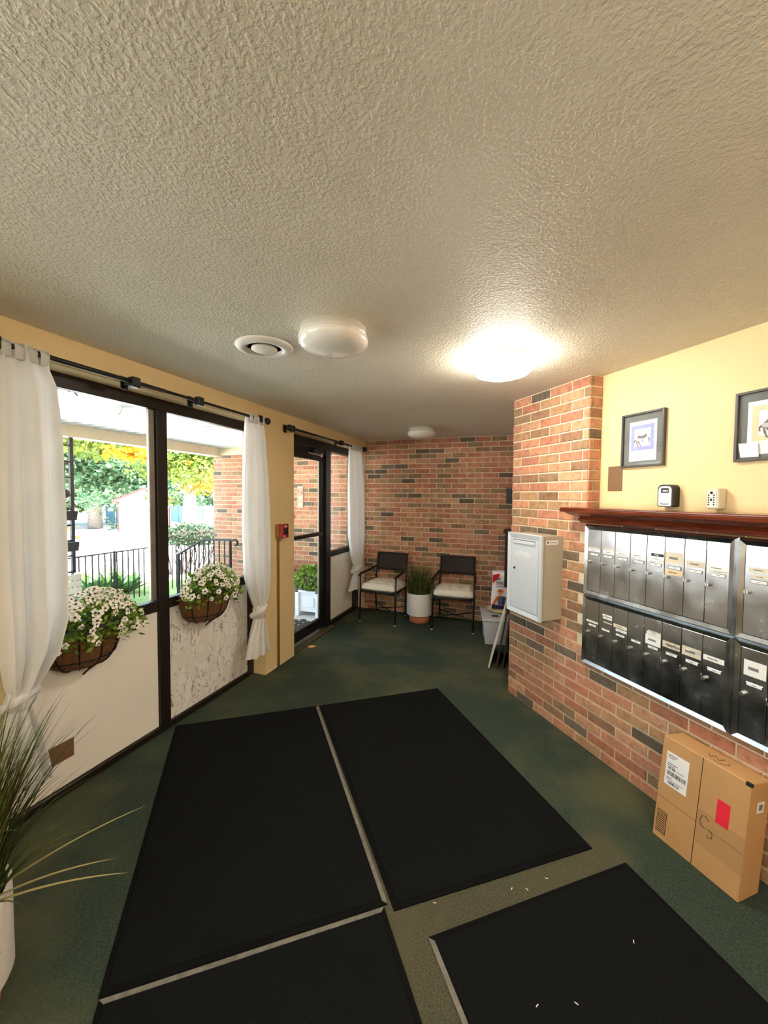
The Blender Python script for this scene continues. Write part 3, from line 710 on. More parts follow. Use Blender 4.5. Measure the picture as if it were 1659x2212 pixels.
# ------------------------------------------------------------------ mantel, mailboxes and things on the mailbox wall
def RT_(name, label, cat, s, o, z, **k):
    return thing(name, label, cat, tuple(RW(s, o, z)), RZ, **k)
mt_ = RT_('mantel_shelf', 'long reddish wooden mantel above the mailboxes', 'shelf', 2.06, 0, 1.487)
pr = [(.0, 0), (-.03, .0), (-.042, .012), (-.046, .024), (-.036, .034), (-.05, .038), (-.075, .046), (-.098, .06), (-.104, .066), (-.124, .068), (-.128, .082), (-.12, .09), (.1, .09), (.1, .076), (.0, .076)]
# moulded front, mitred back to the wall at its end
b = MB(); n = len(pr); vs = []
for (y, z) in pr: vs.append((0.10+y*.95 if y < 0 else .10, y, z))
for (y, z) in pr: vs.append((3.3, y, z))
b.add(vs, [tuple(range(n))[::-1], tuple(range(n, 2*n))]+[(i, (i+1) % n, n+(i+1) % n, n+i) for i in range(n)])
# the mitred end: the same profile turned along the wall's normal
b.build('moulding', M['mantel'], mt_)
MB().cbox(-.015, 3.3, -.128, .098, .086, .098, .004).build('shelf_top', M['mantel'], mt_)

def knob(b, x, y, z, r=.0085, L=.016, mi=0):
    n = 12; vs = [(x+r*cos(2*pi*i/n), y-k*L, z+r*sin(2*pi*i/n)) for k in (0, 1) for i in range(n)]
    b.add(vs, [tuple(range(n)), tuple(range(n, 2*n))[::-1]]+[(i, (i+1) % n, n+(i+1) % n, n+i) for i in range(n)], mi)
def mailbox_bank(label, s_left, z0, W, Hh, ndoors, seed, scraps):
    rng = random.Random(seed)
    t = RT_('mailbox_bank', label, 'mailboxes', s_left, 0, z0, group='steel mailbox banks')
    fw = .028; o = .045
    # bevelled rim
    b = MB(); out = [(0, 0), (W, 0), (W, Hh), (0, Hh)]; inn = [(fw, fw), (W-fw, fw), (W-fw, Hh-fw), (fw, Hh-fw)]
    b.add([(x, .0, z) for x, z in out]+[(x, -o+.014, z) for x, z in out]+[(x, -o-.004, z) for x, z in [(.009, .009), (W-.009, .009), (W-.009, Hh-.009), (.009, Hh-.009)]]+[(x, -o+.004, z) for x, z in inn]+[(x, 0, z) for x, z in inn],
          [(k*4+i, k*4+(i+1) % 4, k*4+4+(i+1) % 4, k*4+4+i) for k in range(4) for i in range(4)])
    b.build('rim', M['steel'], t)
    MB().box(fw, W-fw, -.03, -.004, fw, Hh-fw).build('cabinet', M['iron'], t)
    dw = (W-2*fw)/ndoors
    for i in range(ndoors):
        x0 = fw+i*dw+.0012; x1 = fw+(i+1)*dw-.0012; y = -.041
        dr = MB().cbox(x0, x1, y, y+.009, fw+.002, Hh-fw-.002, .0012).build('mailbox_door', M['steel'], t)
        zc = Hh*.58
        # number holder, lock, name strips
        MB().cbox(x0+.022, x1-.012, y-.003, y, zc-.004, zc+.013, .001).build('card_holder', M['steel2'], dr)
        MB().box(x0+.025, x1-.015, y-.0034, y-.003, zc-.001, zc+.010).build('number_card', M['paper'], dr)
        MB().box(x0+.045, x1-.035, y-.0036, y-.0034, zc+.003, zc+.006).build('number_print', M['greyink'], dr)
        lk = MB(); knob(lk, x0+.014, y, zc-.045); lk.build('lock', M['chrome'], dr, False)
        kh = MB().box(x0+.013, x0+.015, y-.0167, y-.0161, zc-.051, zc-.039).build('keyhole', M['ink'], dr)
        for (kind, dz, hh, mt, dx) in scraps.get(i, [('s', .02, .012, 'paper', 0)]):
            if kind == 's':
                MB().box(x0+.004+dx, x1-.004, y-.0008, y, zc+dz, zc+dz+hh).build('name_strip', M[mt], dr)
                MB().box(x0+.02+dx, x1-.03, y-.001, y-.0008, zc+dz+hh*.4, zc+dz+hh*.6).build('strip_print', M['greyink' if mt != 'ink' else 'whiteink'], dr)
            elif kind == 'o':
                q = MB().lathe([(.0095, 0), (.0095, .002), (.006, .002)], 16).build('arrow_lock', M['chrome'], dr)
                q.location = ((x0+x1)/2+.004, y, zc+dz); q.rotation_euler = (pi/2, 0, 0)
                MB().box((x0+x1)/2, (x0+x1)/2+.008, y-.0012, y-.0004, zc+dz-.005, zc+dz+.005).build('lock_slot', M['ink'], dr)
            elif kind == 't':
                text(mt, hh, M['ink'], 'handwriting', dr, Matrix.Translation(((x0+x1)/2, y-.0012, zc+dz)) @ STAND, .0002)
    return t
S1 = lambda *a: ('s', *a)
up1 = {0: [S1(.022, .016, 'paper', 0), S1(.042, .006, 'oldpaper', 0)], 1: [S1(.02, .022, 'paper', .012), S1(.045, .008, 'oldpaper', .02)], 2: [S1(.028, .014, 'paper', 0)], 3: [S1(.03, .016, 'paper', 0), S1(.018, .006, 'paper', .02), ('o', .098, 0, '', 0)],
       4: [S1(.05, .014, 'ink', .02), S1(.03, .012, 'paper', .02), S1(.016, .01, 'paper', 0)], 5: [S1(.024, .058, 'oldpaper', 0), S1(-.034, .026, 'tan', 0)], 6: [S1(.024, .03, 'oldpaper', .006)], 7: [S1(.026, .02, 'paper', 0), S1(.016, .008, 'oldpaper', .01)]}
lo1 = {0: [S1(.02, .011, 'paper', 0)], 1: [S1(.088, .011, 'paper', .02), S1(.072, .011, 'paper', .024), S1(.048, .006, 'oldpaper', .03)], 2: [S1(.044, .02, 'oldpaper', 0), S1(.024, .014, 'paper', .016)], 3: [('o', .088, 0, '', 0)],
       4: [S1(.018, .052, 'paper', .004), S1(.072, .014, 'paper', .01), S1(.084, .01, 'oldpaper', .016)], 5: [S1(.034, .032, 'oldpaper', 0), ('t', .05, .028, 'L. Stefon', 0)], 6: [S1(.03, .045, 'oldpaper', 0), S1(.052, .014, 'paper', .02)], 7: [S1(.044, .024, 'paper', 0)]}
mailbox_bank('upper steel mailbox bank whose left rim meets the brick', 1.947, 1.031, .834, .448, 8, 1, up1)
mailbox_bank('lower steel mailbox bank whose left rim meets the brick', 1.947, .582, .834, .449, 8, 2, lo1)
mailbox_bank('upper steel mailbox bank above the cardboard box', 1.113, 1.031, .834, .448, 8, 3, {0: [S1(.02, .014, 'oldpaper', .02), S1(.045, .02, 'oldpaper', .01)]})
lb_ = mailbox_bank('lower steel mailbox bank above the cardboard box', 1.113, .582, .834, .449, 8, 4, {0: [S1(.04, .068, 'paper', .008)], 1: [S1(.02, .05, 'oldpaper', .004)]})

lb = RT_('letter_box', 'light grey steel wall box marked LETTERS', 'mailbox', 2.335, 0, .787)
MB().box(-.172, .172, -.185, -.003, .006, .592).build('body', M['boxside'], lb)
b = MB(); W2, HH = .18, .598; fwid = .036
out = [(-W2, 0), (W2, 0), (W2, HH), (-W2, HH)]; inn = [(-W2+fwid, fwid), (W2-fwid, fwid), (W2-fwid, HH-fwid), (-W2+fwid, HH-fwid)]
b.add([(x, -.182, z) for x, z in out]+[(x, -.2, z) for x, z in out]+[(x*.97, -.206, HH/2+(z-HH/2)*.985) for x, z in out]+[(x, -.197, z) for x, z in inn]+[(x, -.182, z) for x, z in inn],
      [(k*4+i, k*4+(i+1) % 4, k*4+4+(i+1) % 4, k*4+4+i) for k in range(4) for i in range(4)])
b.build('front_frame', M['lettersbox'], lb)
ld = MB().cbox(-W2+fwid+.002, W2-fwid-.002, -.198, -.186, fwid+.002, HH-fwid-.002, .002).build('front_door', M['lettersbox'], lb)
MB().box(-.115, .118, -.1995, -.198, .525, .553).build('slot', M['greyink'], ld)
MB().cbox(-.108, .118, -.206, -.199, .522, .545, .003).build('slot_flap', M['lettersbox'], ld)
text('LETTERS', .047, M['whiteink'], 'lettering', ld, Matrix.Translation((-.005, -.1985, .447)) @ STAND)
q = MB().lathe([(.009, 0), (.009, .004), (.006, .004)], 16).build('lock', M['ink'], ld)
q.location = (-.1, -.198, .335); q.rotation_euler = (pi/2, 0, 0)
MB().box(.172, .1726, -.155, -.05, .535, .565).build('maker_label', M['paper'], lb)
MB().box(.1726, .1729, -.145, -.13, .545, .556).build('label_mark', M['ink'], lb); MB().box(.1726, .1729, -.118, -.06, .547, .552).build('label_print', M['greyink'], lb)

# cardboard parcel leaning on the brick
bx = RT_('cardboard_box', 'brown cardboard parcel leaning on brick below the mailboxes', 'box', 1.146, .213, .0)
TH, BW, BH = .135, .357, .487; tilt = Matrix.Rotation(RAD(-6.9), 4, 'X')
MT = tilt
body = MB().cbox(-BW/2, BW/2, 0, TH, 0, BH, .003, M=MT).build('carton', M['card'], bx)
def onbox(name, mt, x0, x1, z0, z1, parent=bx, y=-.0006):
    return MB().box(x0, x1, y, y+.0009, z0, z1, M=MT).build(name, M[mt], parent)
onbox('flap_seam', 'seam', -.002, .001, .003, BH-.002); onbox('flap_crease', 'seam', -BW/2+.002, BW/2-.002, .196, .1972)
onbox('packing_tape', 'cardtape', .004, BW/2, .2, .262); onbox('packing_tape', 'cardtape', .004, BW/2, .11, .194)
sl = onbox('shipping_label', 'paper', -.153, -.052, .268, .425, y=-.0012)
for (x0, x1, z0, z1) in ((-.145, -.105, .408, .413), (-.145, -.115, .398, .402), (-.145, -.1, .37, .374), (-.145, -.11, .36, .364), (-.14, -.128, .346, .356), (-.124, -.108, .346, .356), (-.1, -.07, .349, .352), (-.145, -.12, .302, .306), (-.145, -.07, .294, .2965)):
    onbox('label_print', 'greyink', x0, x1, z0, z1, sl, -.0015)
rng = random.Random(5); x = -.143
while x < -.06:
    w_ = .0008+.002*rng.random(); onbox('barcode_bar', 'ink', x, x+w_, .317, .337, sl, -.0016); x += w_+.001+.0018*rng.random()
x = -.135
while x < -.085:
    w_ = .0008+.002*rng.random(); onbox('barcode_bar', 'ink', x, x+w_, .277, .290, sl, -.0016); x += w_+.001+.0015*rng.random()
ps = onbox('printed_panel', 'ink', -.166, -.121, .03, .135)
onbox('panel_field', 'card', -.163, -.124, .034, .131, ps, -.001)
for i in range(9): onbox('panel_print', 'seam', -.161, -.126, .038+i*.0102, .0425+i*.0102, ps, -.0014)
onbox('red_sticker', 'red', .071, .119, .25, .352, y=-.001)
def scribble(pts, r=.0012):
    b = MB(); b.tube([MT @ Vector(p) for p in pts], r, 5); return b.build('pen_scribble', M['ink'], bx)
scribble([(.048, -.0008, .232), (.036, -.0008, .244), (.02, -.0008, .238), (.014, -.0008, .216), (.022, -.0008, .196), (.034, -.0008, .192)])
scribble([(.052, -.0008, .2), (.066, -.0008, .19), (.066, -.0008, .17), (.054, -.0008, .164), (.046, -.0008, .170)])
scribble([(-.02, .07, BH+.0008), (.0, .04, BH+.0008), (.004, .075, BH+.0008), (.03, .05, BH+.0008), (.035, .085, BH+.0008)])
scribble([(.02, .03, BH+.0008), (.05, .025, BH+.0008), (.07, .05, BH+.0008), (.06, .07, BH+.0008)])
MB().box(BW/2, BW/2+.0008, .055, .1, .36, .405, M=MT).build('side_label', M['paper'], bx); MB().box(BW/2+.0008, BW/2+.0011, .066, .09, .37, .395, M=MT).build('side_print', M['greyink'], bx)
MB().cbox(BW/2-.02, BW/2+.002, -.001, .012, BH-.014, BH+.001, .001, M=MT).build('tape_tab', M['ink'], bx)

# yellow wall: cover plate, pictures, key safes
o = MB().cbox(-.05, .05, -.005, 0, 0, .155, .0015).build('wall_plate', M['brownplate']); o.location = RW(1.858, -.1007, 1.692); o.rotation_euler = (0, 0, RZ); tag(o, 'plain brown cover plate below the carousel horse picture', 'wall plate')
def picture(label, s, z, w_, h_, field, paperh, kind):
    t = RT_('framed_picture', label, 'picture', s, -.1007, z); fr = .012; d = .022
    b = MB()
    for a in ((-w_/2, -w_/2+fr, 0, h_), (w_/2-fr, w_/2, 0, h_), (-w_/2+fr, w_/2-fr, 0, fr), (-w_/2+fr, w_/2-fr, h_-fr, h_)): b.cbox(a[0], a[1], -d, 0, a[2], a[3], .002)
    b.build('frame', M['greyframe'], t)
    MB().box(-w_/2+fr, w_/2-fr, -.008, -.001, fr, h_-fr).build('mat_board', M['matboard'], t)
    pw, p0, p1 = paperh; pp = MB().box(-pw, pw, -.009, -.008, p0, p1).build('print', M['paper'], t)
    fx0, fx1, fz0, fz1 = field; f_ = MB().box(fx0, fx1, -.0095, -.009, fz0, fz1).build('print_field', M['periwinkle' if kind == 1 else 'peach'], pp)
    ix, iz = (fx1-fx0)*.15, (fz1-fz0)*.15
    MB().box(fx0+ix, fx1-ix, -.0098, -.0095, fz0+iz, fz1-iz).build('print_window', M['paper'], pp)
    # carousel horse: body, saddle, legs, neck, head, tail, pole
    def poly(pts, mt, y, nm): MB().prism([(cx+k*a, cz+k*b_) for a, b_ in pts], y, y-.0003, ).build(nm, M[mt], pp)
    cx, cz, k = (fx0+fx1)/2, (fz0+fz1)/2, (fx1-fx0)*.5
    poly([(-.62, -.12), (-.5, .05), (-.2, .14), (.15, .1), (.42, .22), (.6, .12), (.55, -.1), (.3, -.22), (-.1, -.24), (-.4, -.3), (-.6, -.26)], 'horselight', -.0099, 'horse_body')
    poly([(-.38, .12), (-.32, .22), (-.1, .12), (.12, .16), (.42, .28), (.4, .05), (.1, -.1), (-.15, -.05), (-.5, -.02), (-.6, -.1), (-.45, .02)], 'horse', -.0102, 'saddle')
    poly([(.42, .2), (.3, .5), (.42, .72), (.6, .8), (.72, .66), (.82, .58), (.72, .52), (.62, .54), (.62, .3), (.6, .12)], 'horselight', -.0099, 'horse_head')
    for L_ in ([(-.56, -.2), (-.5, -.5), (-.38, -.78), (-.28, -.8), (-.36, -.62), (-.44, -.26)], [(-.44, -.26), (-.28, -.52), (-.12, -.74), (-.02, -.74), (-.14, -.6), (-.3, -.26)], [(.46, -.1), (.6, -.3), (.5, -.5), (.58, -.5), (.7, -.28), (.58, -.04)], [(.0, -.2), (-.02, -.38), (.06, -.4), (.08, -.2)]): poly(L_, 'horse', -.01, 'horse_leg')
    poly([(-.6, -.1), (-.72, -.2), (-.7, -.4), (-.62, -.44), (-.64, -.28), (-.56, -.2)], 'horse', -.01, 'horse_tail')
    if kind == 1:
        MB().box(cx+k*.03, cx+k*.045, -.0099, -.0097, fz0+iz, fz1-iz).build('carousel_pole', M['greyink'], pp)
        text('~ Carousel ~', .02, M['greyink'], 'caption', pp, Matrix.Translation((cx, -.0092, p0+.028)) @ STAND, .0001)
    MB().box(-w_/2+fr, w_/2-fr, -.0135, -.0125, fr, h_-fr).build('glazing', M['glass'], t)
    return t
picture('grey framed carousel horse print with periwinkle blue field', 1.678, 1.832, .262, .318, (-.072, .068, .098, .245), (.083, .036, .268), 1)
p2 = picture('grey framed horse print with peach field', 1.064, 1.822, .302, .32, (-.088, .088, .09, .248), (.105, .03, .27), 2)
b = MB(); b.add([(-.125, -.0145, .02), (-.055, -.0145, .018), (-.06, -.0145, .08), (-.135, -.0145, .085)], [(0, 1, 2, 3)]); b.add([(-.132, -.016, .084), (-.058, -.019, .035), (-.062, -.018, .028), (-.12, -.016, .068)], [(0, 1, 2, 3)])
nb = b.build('folded_note', M['paper'], p2); nb.modifiers.new('thick', 'SOLIDIFY').thickness = .0006; nb['label'] = 'white folded paper tucked at the frame'

k1 = RT_('key_safe', 'black and silver key safe with number dials', 'key safe', 1.505, -.1007, 1.603)
def rounded(w_, h_, r, n=5):
    p = []
    for cx, cz, a0 in ((w_/2-r, r*.4, -pi/2), (w_/2-r, h_-r, 0), (-w_/2+r, h_-r, pi/2), (-w_/2+r, r*.4, pi)):
        rr = r if cz > r else r*.4; cx2 = cx if cz > r else math.copysign(w_/2-rr, cx)
        p += [(cx2+rr*cos(a0+pi/2*i/n), cz+rr*sin(a0+pi/2*i/n)) for i in range(n+1)]
    return p
MB().prism(rounded(.083, .12, .024), -.052, 0).build('housing', M['black'], k1)
fp = MB().prism([(x*.84, .004+z*.9) for x, z in rounded(.083, .12, .024)], -.0555, -.052).build('face_plate', M['lettersbox'], k1)
MB().prism([(x*.5, .075+z*.22) for x, z in rounded(.083, .12, .02)], -.057, -.0555).build('dial_window', M['black'], fp)
for i in range(4): MB().cbox(-.010+i*.007, -.005+i*.007, -.0585, -.057, .082, .091, .0006).build('dial', M['whiteink'], fp)
text('Master', .017, M['ink'], 'lettering', fp, Matrix.Translation((0, -.0558, .016)) @ STAND, .0003)
k2 = RT_('key_safe', 'small beige push-button key safe', 'key safe', 1.272, -.1007, 1.598)
MB().cbox(-.026, .026, -.055, 0, 0, .1, .005).build('housing', M['oldpaper'], k2)
kf = MB().cbox(-.024, .016, -.058, -.055, .01, .088, .002).build('button_plate', M['whitemetal'], k2)
for r in range(5):
    for x in (-.017, .006): MB().sphere((x, -.0585, .022+r*.0115), .0036, 8, 6).build('button', M['ink'], kf)
MB().sphere((-.005, -.059, .08), .0065, 10, 6).build('knob', M['ink'], kf); MB().cbox(-.009, -.002, -.062, -.058, .04, .052, .001).build('latch', M['iron'], kf)

# things in the corner beyond the mailbox wall
o = MB().cbox(-.10, 0, -.09, .09, -.085, .085, .006)
kp = thing('intercom', 'small black box fixed high on the side brick wall', 'intercom', (PE.x-.006, 4.62, 1.66))
o.build('housing', M['black'], kp); MB().sphere((-.105, -.05, .01), .009, 10, 6).build('indicator', M['chrome'], kp)
bc = thing('wall_cabinet', 'tall black cabinet with overhanging lid on the side wall', 'cabinet', (PE.x-.006, 4.78, .62))
MB().cbox(-.105, 0, -.14, .14, 0, .62, .005).build('body', M['black'], bc); MB().cbox(-.125, 0, -.16, .16, .62, .65, .006).build('lid', M['black'], bc)

tub = thing('storage_tub', 'pale grey plastic storage tub with lid in the brick corner', 'tub', (1.895, 4.69, 0), RAD(9))
b = MB(); bo = [(-.115, -.2), (.115, -.2), (.115, .2), (-.115, .2)]; to = [(-.14, -.23), (.14, -.23), (.14, .23), (-.14, .23)]
b.add([(x, y, 0) for x, y in bo]+[(x, y, .27) for x, y in to]+[(x*.96, y*.97, .27) for x, y in to]+[(x*.95, y*.96, .01) for x, y in bo], [(0, 3, 2, 1), (12, 13, 14, 15)]+[(k*4+i, k*4+(i+1) % 4, k*4+4+(i+1) % 4, k*4+4+i) for k in range(3) for i in range(4)])
b.build('body', M['binplastic'], tub)
ldd = MB().cbox(-.152, .152, -.242, .242, .265, .292, .006).build('lid', M['binplastic'], tub)
MB().cbox(-.04, .035, -.13, -.07, .2921, .296, .001).build('lid_sticker', M['iron'], ldd)
for z in (.05, .1, .15, .2): MB().box(-.131-.0, -.128, -.12, .1, z, z+.022).build('side_print', M['binblue'], tub)
sb = thing('straw_sack', 'crumpled straw sack lying on the storage tub lid', 'sack', (1.93, 4.80, .292))
b = MB(); n, k = 26, 10; rng = random.Random(8)
vs = []
for i in range(k+1):
    a = pi*i/k
    for j in range(n):
        th = 2*pi*j/n; r = 1+.08*sin(5*th+3*a)+.05*rng.random(); vs.append((.125*r*sin(a)**.5*cos(th), .13*r*sin(a)**.5*sin(th), .03-.03*cos(a)*(1+.1*rng.random())))
b.add(vs, [(i*n+j, i*n+(j+1) % n, (i+1)*n+(j+1) % n, (i+1)*n+j) for i in range(k) for j in range(n)]); b.build('sack_body', M['straws'], sb, True)
MB().tube([(-.10+.02*i, -.12-.006*sin(i*2), .03+.015*sin(i*1.7)) for i in range(11)], .007, 6).build('sack_rim', M['straws'], sb, True)
def bag(name, label, loc, rz, w_, d, h_, mats, seed):
    t = thing(name, label, 'bag', loc, rz); rng = random.Random(seed); b = MB(); n, k = 36, 18; vs = []
    for i in range(k+1):
        v = i/k; pinch = (1-.75*max(0, (v-.82)/.18)**1.5)*(.8+.2*min(1, v*6)); wid = w_/2*(1-.12*v)
        for j in range(n):
            th = 2*pi*j/n; c, s_ = cos(th), sin(th); c = math.copysign(abs(c)**.6, c); s_ = math.copysign(abs(s_)**.6, s_)
            vs.append((wid*c*(1+.03*sin(7*v+th*2)), d/2*s_*pinch*(1+.08*sin(5*th+9*v)), h_*v+.01*sin(th*3)*(v > .9)))
    b.add(vs, [(i*n+j, i*n+(j+1) % n, (i+1)*n+(j+1) % n, (i+1)*n+j) for i in range(k) for j in range(n)]+[tuple(range(n)), tuple(k*n+j for j in range(n))])
    b.build('bag_body', mats, t, True); return t
bag('red_sack', 'plain red plastic bag standing behind the printed bag', (2.035, 4.86, .348), RAD(5), .13, .09, .55, M['bagred'], 3)
ib = bag('printed_bag', 'white and red printed plastic bag with worker picture', (1.965, 4.74, .348), RAD(6), .24, .1, .44, M['bagwhite'], 2)
def pic(nm, mt, pts, y=-.0555, M_=None): return MB().prism(pts, y, y-.001, M=M_).build(nm, M[mt], ib)
pic('red_band', 'bagred', [(-.104, .40), (-.02, .42), (-.04, .37), (-.075, .33), (-.105, .30)])
text('2x', .05, M['bagnavy'], 'lettering', ib, Matrix.Translation((-.045, -.056, .36)) @ STAND, .0005)
text('MASSE', .055, M['bagnavy'], 'lettering', ib, Matrix.Translation((-.0, -.0568, .305)) @ STAND, .0005, sx=.8)
pic('print_line', 'bagnavy', [(-.07, .268), (.1, .262), (.1, .266), (-.07, .272)])
pic('print_helmet', 'orange', [(-.045+.035*cos(a)+.03, .2+.038*sin(a)) for a in [pi*i/10 for i in range(11)]], -.0565)
pic('print_face', 'skin', [(-.015+.024*cos(a), .185+.03*sin(a)) for a in [2*pi*i/14 for i in range(14)]], -.056)
pic('print_jacket', 'overalls', [(-.05, .14), (-.02, .155), (.03, .155), (.075, .12), (.085, .05), (-.04, .05)], -.0562)
pic('print_strap', 'bagnavy', [(.02, .152), (.036, .15), (.02, .05), (.0, .05)], -.0572)
pic('print_arm', 'orange', [(-.1, .07), (-.07, .125), (-.045, .165), (-.03, .15), (-.05, .1), (-.085, .05)], -.0566)
pic('print_base', 'bagnavy', [(-.112, .005), (.11, .005), (.11, .05), (-.02, .045), (-.11, .06)], -.0568)
for i, (xb, mt) in enumerate(((1.905, 'boardwhite'), (1.975, 'boarddark'), (2.035, 'boarddark'))):
    yb = 3.855+.012*i; L_ = .60-.02*i; xt = PE.x-.012-.028*(2-i)*.9
    t = thing('leaning_board', ['white marbled board leaning outermost against the side wall', 'dark edged board leaning between two other boards', 'dark edged board leaning innermost against the side wall'][i], 'board', (xb, yb, 0))
    dx = xt-xb; ang = math.atan2(dx, .58); R = Matrix.Rotation(ang, 4, 'Y')
    MB().cbox(-.006, .006, 0, .42, 0, L_, .0015, M=R).build('panel', M[mt], t)
    MB().cbox(-.0075, .0075, -.006, .0, 0, L_, .0015, M=R).build('edging', M['boarddark' if i else 'oldpaper'], t)

# ------------------------------------------------------------------ chairs, cushions, potted grasses
def chair(label, x, y, rz):
    t = thing('metal_chair', label, 'chair', (x, y, 0), rz)
    w_ = .25; yf, yb_ = -.215, .205; zs = .40
    for sx in (-1, 1):
        lg = MB().tube([(sx*w_, yf-.015, .012), (sx*w_, yf, zs), (sx*(w_+.003), yf+.0, .62)], .0105, 8).build('leg', M['black'], t, True)
        MB().lathe([(.016, 0), (.016, .008), (.010, .014)], 12, c=(sx*w_, yf-.015, 0)).build('foot_glide', M['chrome'], lg, True)
        lg = MB().tube([(sx*(w_-.03), yb_+.02, .012), (sx*(w_-.02), yb_, zs), (sx*(w_-.025), yb_+.04, .62), (sx*(w_-.03), yb_+.075, .845)], .0105, 8).build('leg', M['black'], t, True)
        MB().lathe([(.016, 0), (.016, .008), (.010, .014)], 12, c=(sx*(w_-.03), yb_+.02, 0)).build('foot_glide', M['chrome'], lg, True)
        MB().tube([(sx*(w_+.003), yf-.03, .612), (sx*(w_+.008), yf+.04, .625), (sx*(w_+.002), 0, .632), (sx*(w_-.02), yb_+.05, .66)], [.014, .017, .016, .013], 8).build('armrest', M['black'], t, True)
    MB().tube([(-w_, yf, zs), (w_, yf, zs), (w_-.02, yb_, zs), (-w_+.02, yb_, zs), (-w_, yf, zs)], .012, 8).build('seat_frame', M['black'], t, True)
    MB().cbox(-w_+.012, w_-.012, yf+.01, yb_-.01, zs-.008, zs+.006, .003).build('seat', M['iron'], t)
    b = MB(); n, k = 12, 6; vs = []          # sling back, slightly dished
    for j in range(k+1):
        z = .625+.215*j/k
        for i in range(n+1):
            u = -1+2*i/n; vs.append((u*(w_-.022), yb_+.045+.045*j/k+.03*(1-u*u)-.004, z))
    b.add(vs, [(j*(n+1)+i, j*(n+1)+i+1, (j+1)*(n+1)+i+1, (j+1)*(n+1)+i) for j in range(k) for i in range(n)])
    o = b.build('backrest', M['sling'], t, True); o.modifiers.new('thick', 'SOLIDIFY').thickness = .008
    MB().tube([(u*(w_-.02), yb_+.088+.03*(1-u*u), .845) for u in [-1+i/5 for i in range(11)]], .012, 8).build('back_rail', M['black'], t, True)
    MB().tube([(u*(w_-.02), yb_+.048+.03*(1-u*u), .622) for u in [-1+i/5 for i in range(11)]], .010, 8).build('back_rail', M['black'], t, True)
    MB().tube([(-w_, yf-.008, .16), (w_-.03, yb_+.012, .13)], .007, 6).tube([(w_, yf-.008, .16), (-w_+.03, yb_+.012, .13)], .007, 6).build('cross_brace', M['black'], t, True)
    c, s_ = cos(rz), sin(rz)
    return t
M['benchwhite'] = mat('toned-down white bench paint', (196,192,180), .6, var=.08)  # slat white darkened so the bench does not burn out
M['sling'] = mat('dark brown sling fabric', (50,40,36), .8, var=.2, scale=60, bmp=.4, bscale=300)
def cushion(label, x, y, rz, z):
    t = thing('seat_cushion', label, 'cushion', (x, y, z), rz)
    n = 44; W_, D_ = .255, .235; vs, fs = [], []
    tuft = [(-.5, -.45), (0, -.45), (.5, -.45), (-.5, .15), (0, .12), (.5, .15), (-.25, .6), (.25, .6)]
    def hz(u, v):
        e = max(0, 1-abs(u)**6)**.5*max(0, 1-abs(v)**6)**.5
        h_ = .102*e
        for a, b_ in tuft:
            d2 = ((u-a)**2+(v-b_)**2); h_ -= .056*math.exp(-d2/.022)*e
        h_ -= .016*math.exp(-((abs(v+.45)/.07)**2))*e*.6+.016*math.exp(-((abs(u-.5)/.07)**2))*e*.5+.016*math.exp(-((abs(u+.5)/.07)**2))*e*.5
        return h_
    def xy(u, v):
        k = 1-.10*(abs(u)**4*abs(v)**4); return u*W_*k*(1+.02*sin(7*v)), v*D_*k*(1+.02*sin(6*u+1))
    for side in (1, -1):
        for j in range(n+1):
            for i in range(n+1):
                u, v = -1+2*i/n, -1+2*j/n; x_, y_ = xy(u, v); h_ = hz(u, v)
                vs.append((x_, y_, .03+h_*.8 if side == 1 else max(.0, .03-.03*max(0, 1-abs(u)**6)**.5*max(0, 1-abs(v)**6)**.5)))
    for sd in range(2):
        o_2 = sd*(n+1)**2
        for j in range(n):
            for i in range(n): fs.append((o_2+j*(n+1)+i, o_2+j*(n+1)+i+1, o_2+(j+1)*(n+1)+i+1, o_2+(j+1)*(n+1)+i))
    b = MB(); b.add(vs, fs); me = b.mesh('pad', M['knit'], True)
    bm = bmesh.new(); bm.from_mesh(me); bmesh.ops.remove_doubles(bm, verts=bm.verts, dist=.0012); bm.to_mesh(me); bm.free()
    link('pad', me, t)
    for a, b_ in tuft:
        x_, y_ = xy(a, b_); MB().sphere((x_, y_, .03+hz(a, b_)*.8+.001), .007, 10, 6, sc=(1, 1, .5)).build('button', M['knit'], t, True)
for nm, x, y, rz in (('in the corner beside the white curtain', .445, 4.925, RAD(-4)), ('beside the grey storage tub', 1.385, 4.965, RAD(3))):
    chair('black metal armchair '+nm, x, y, rz)
    cushion('cream tufted cushion on the chair '+nm, x+.0, y-.012, rz, .407)

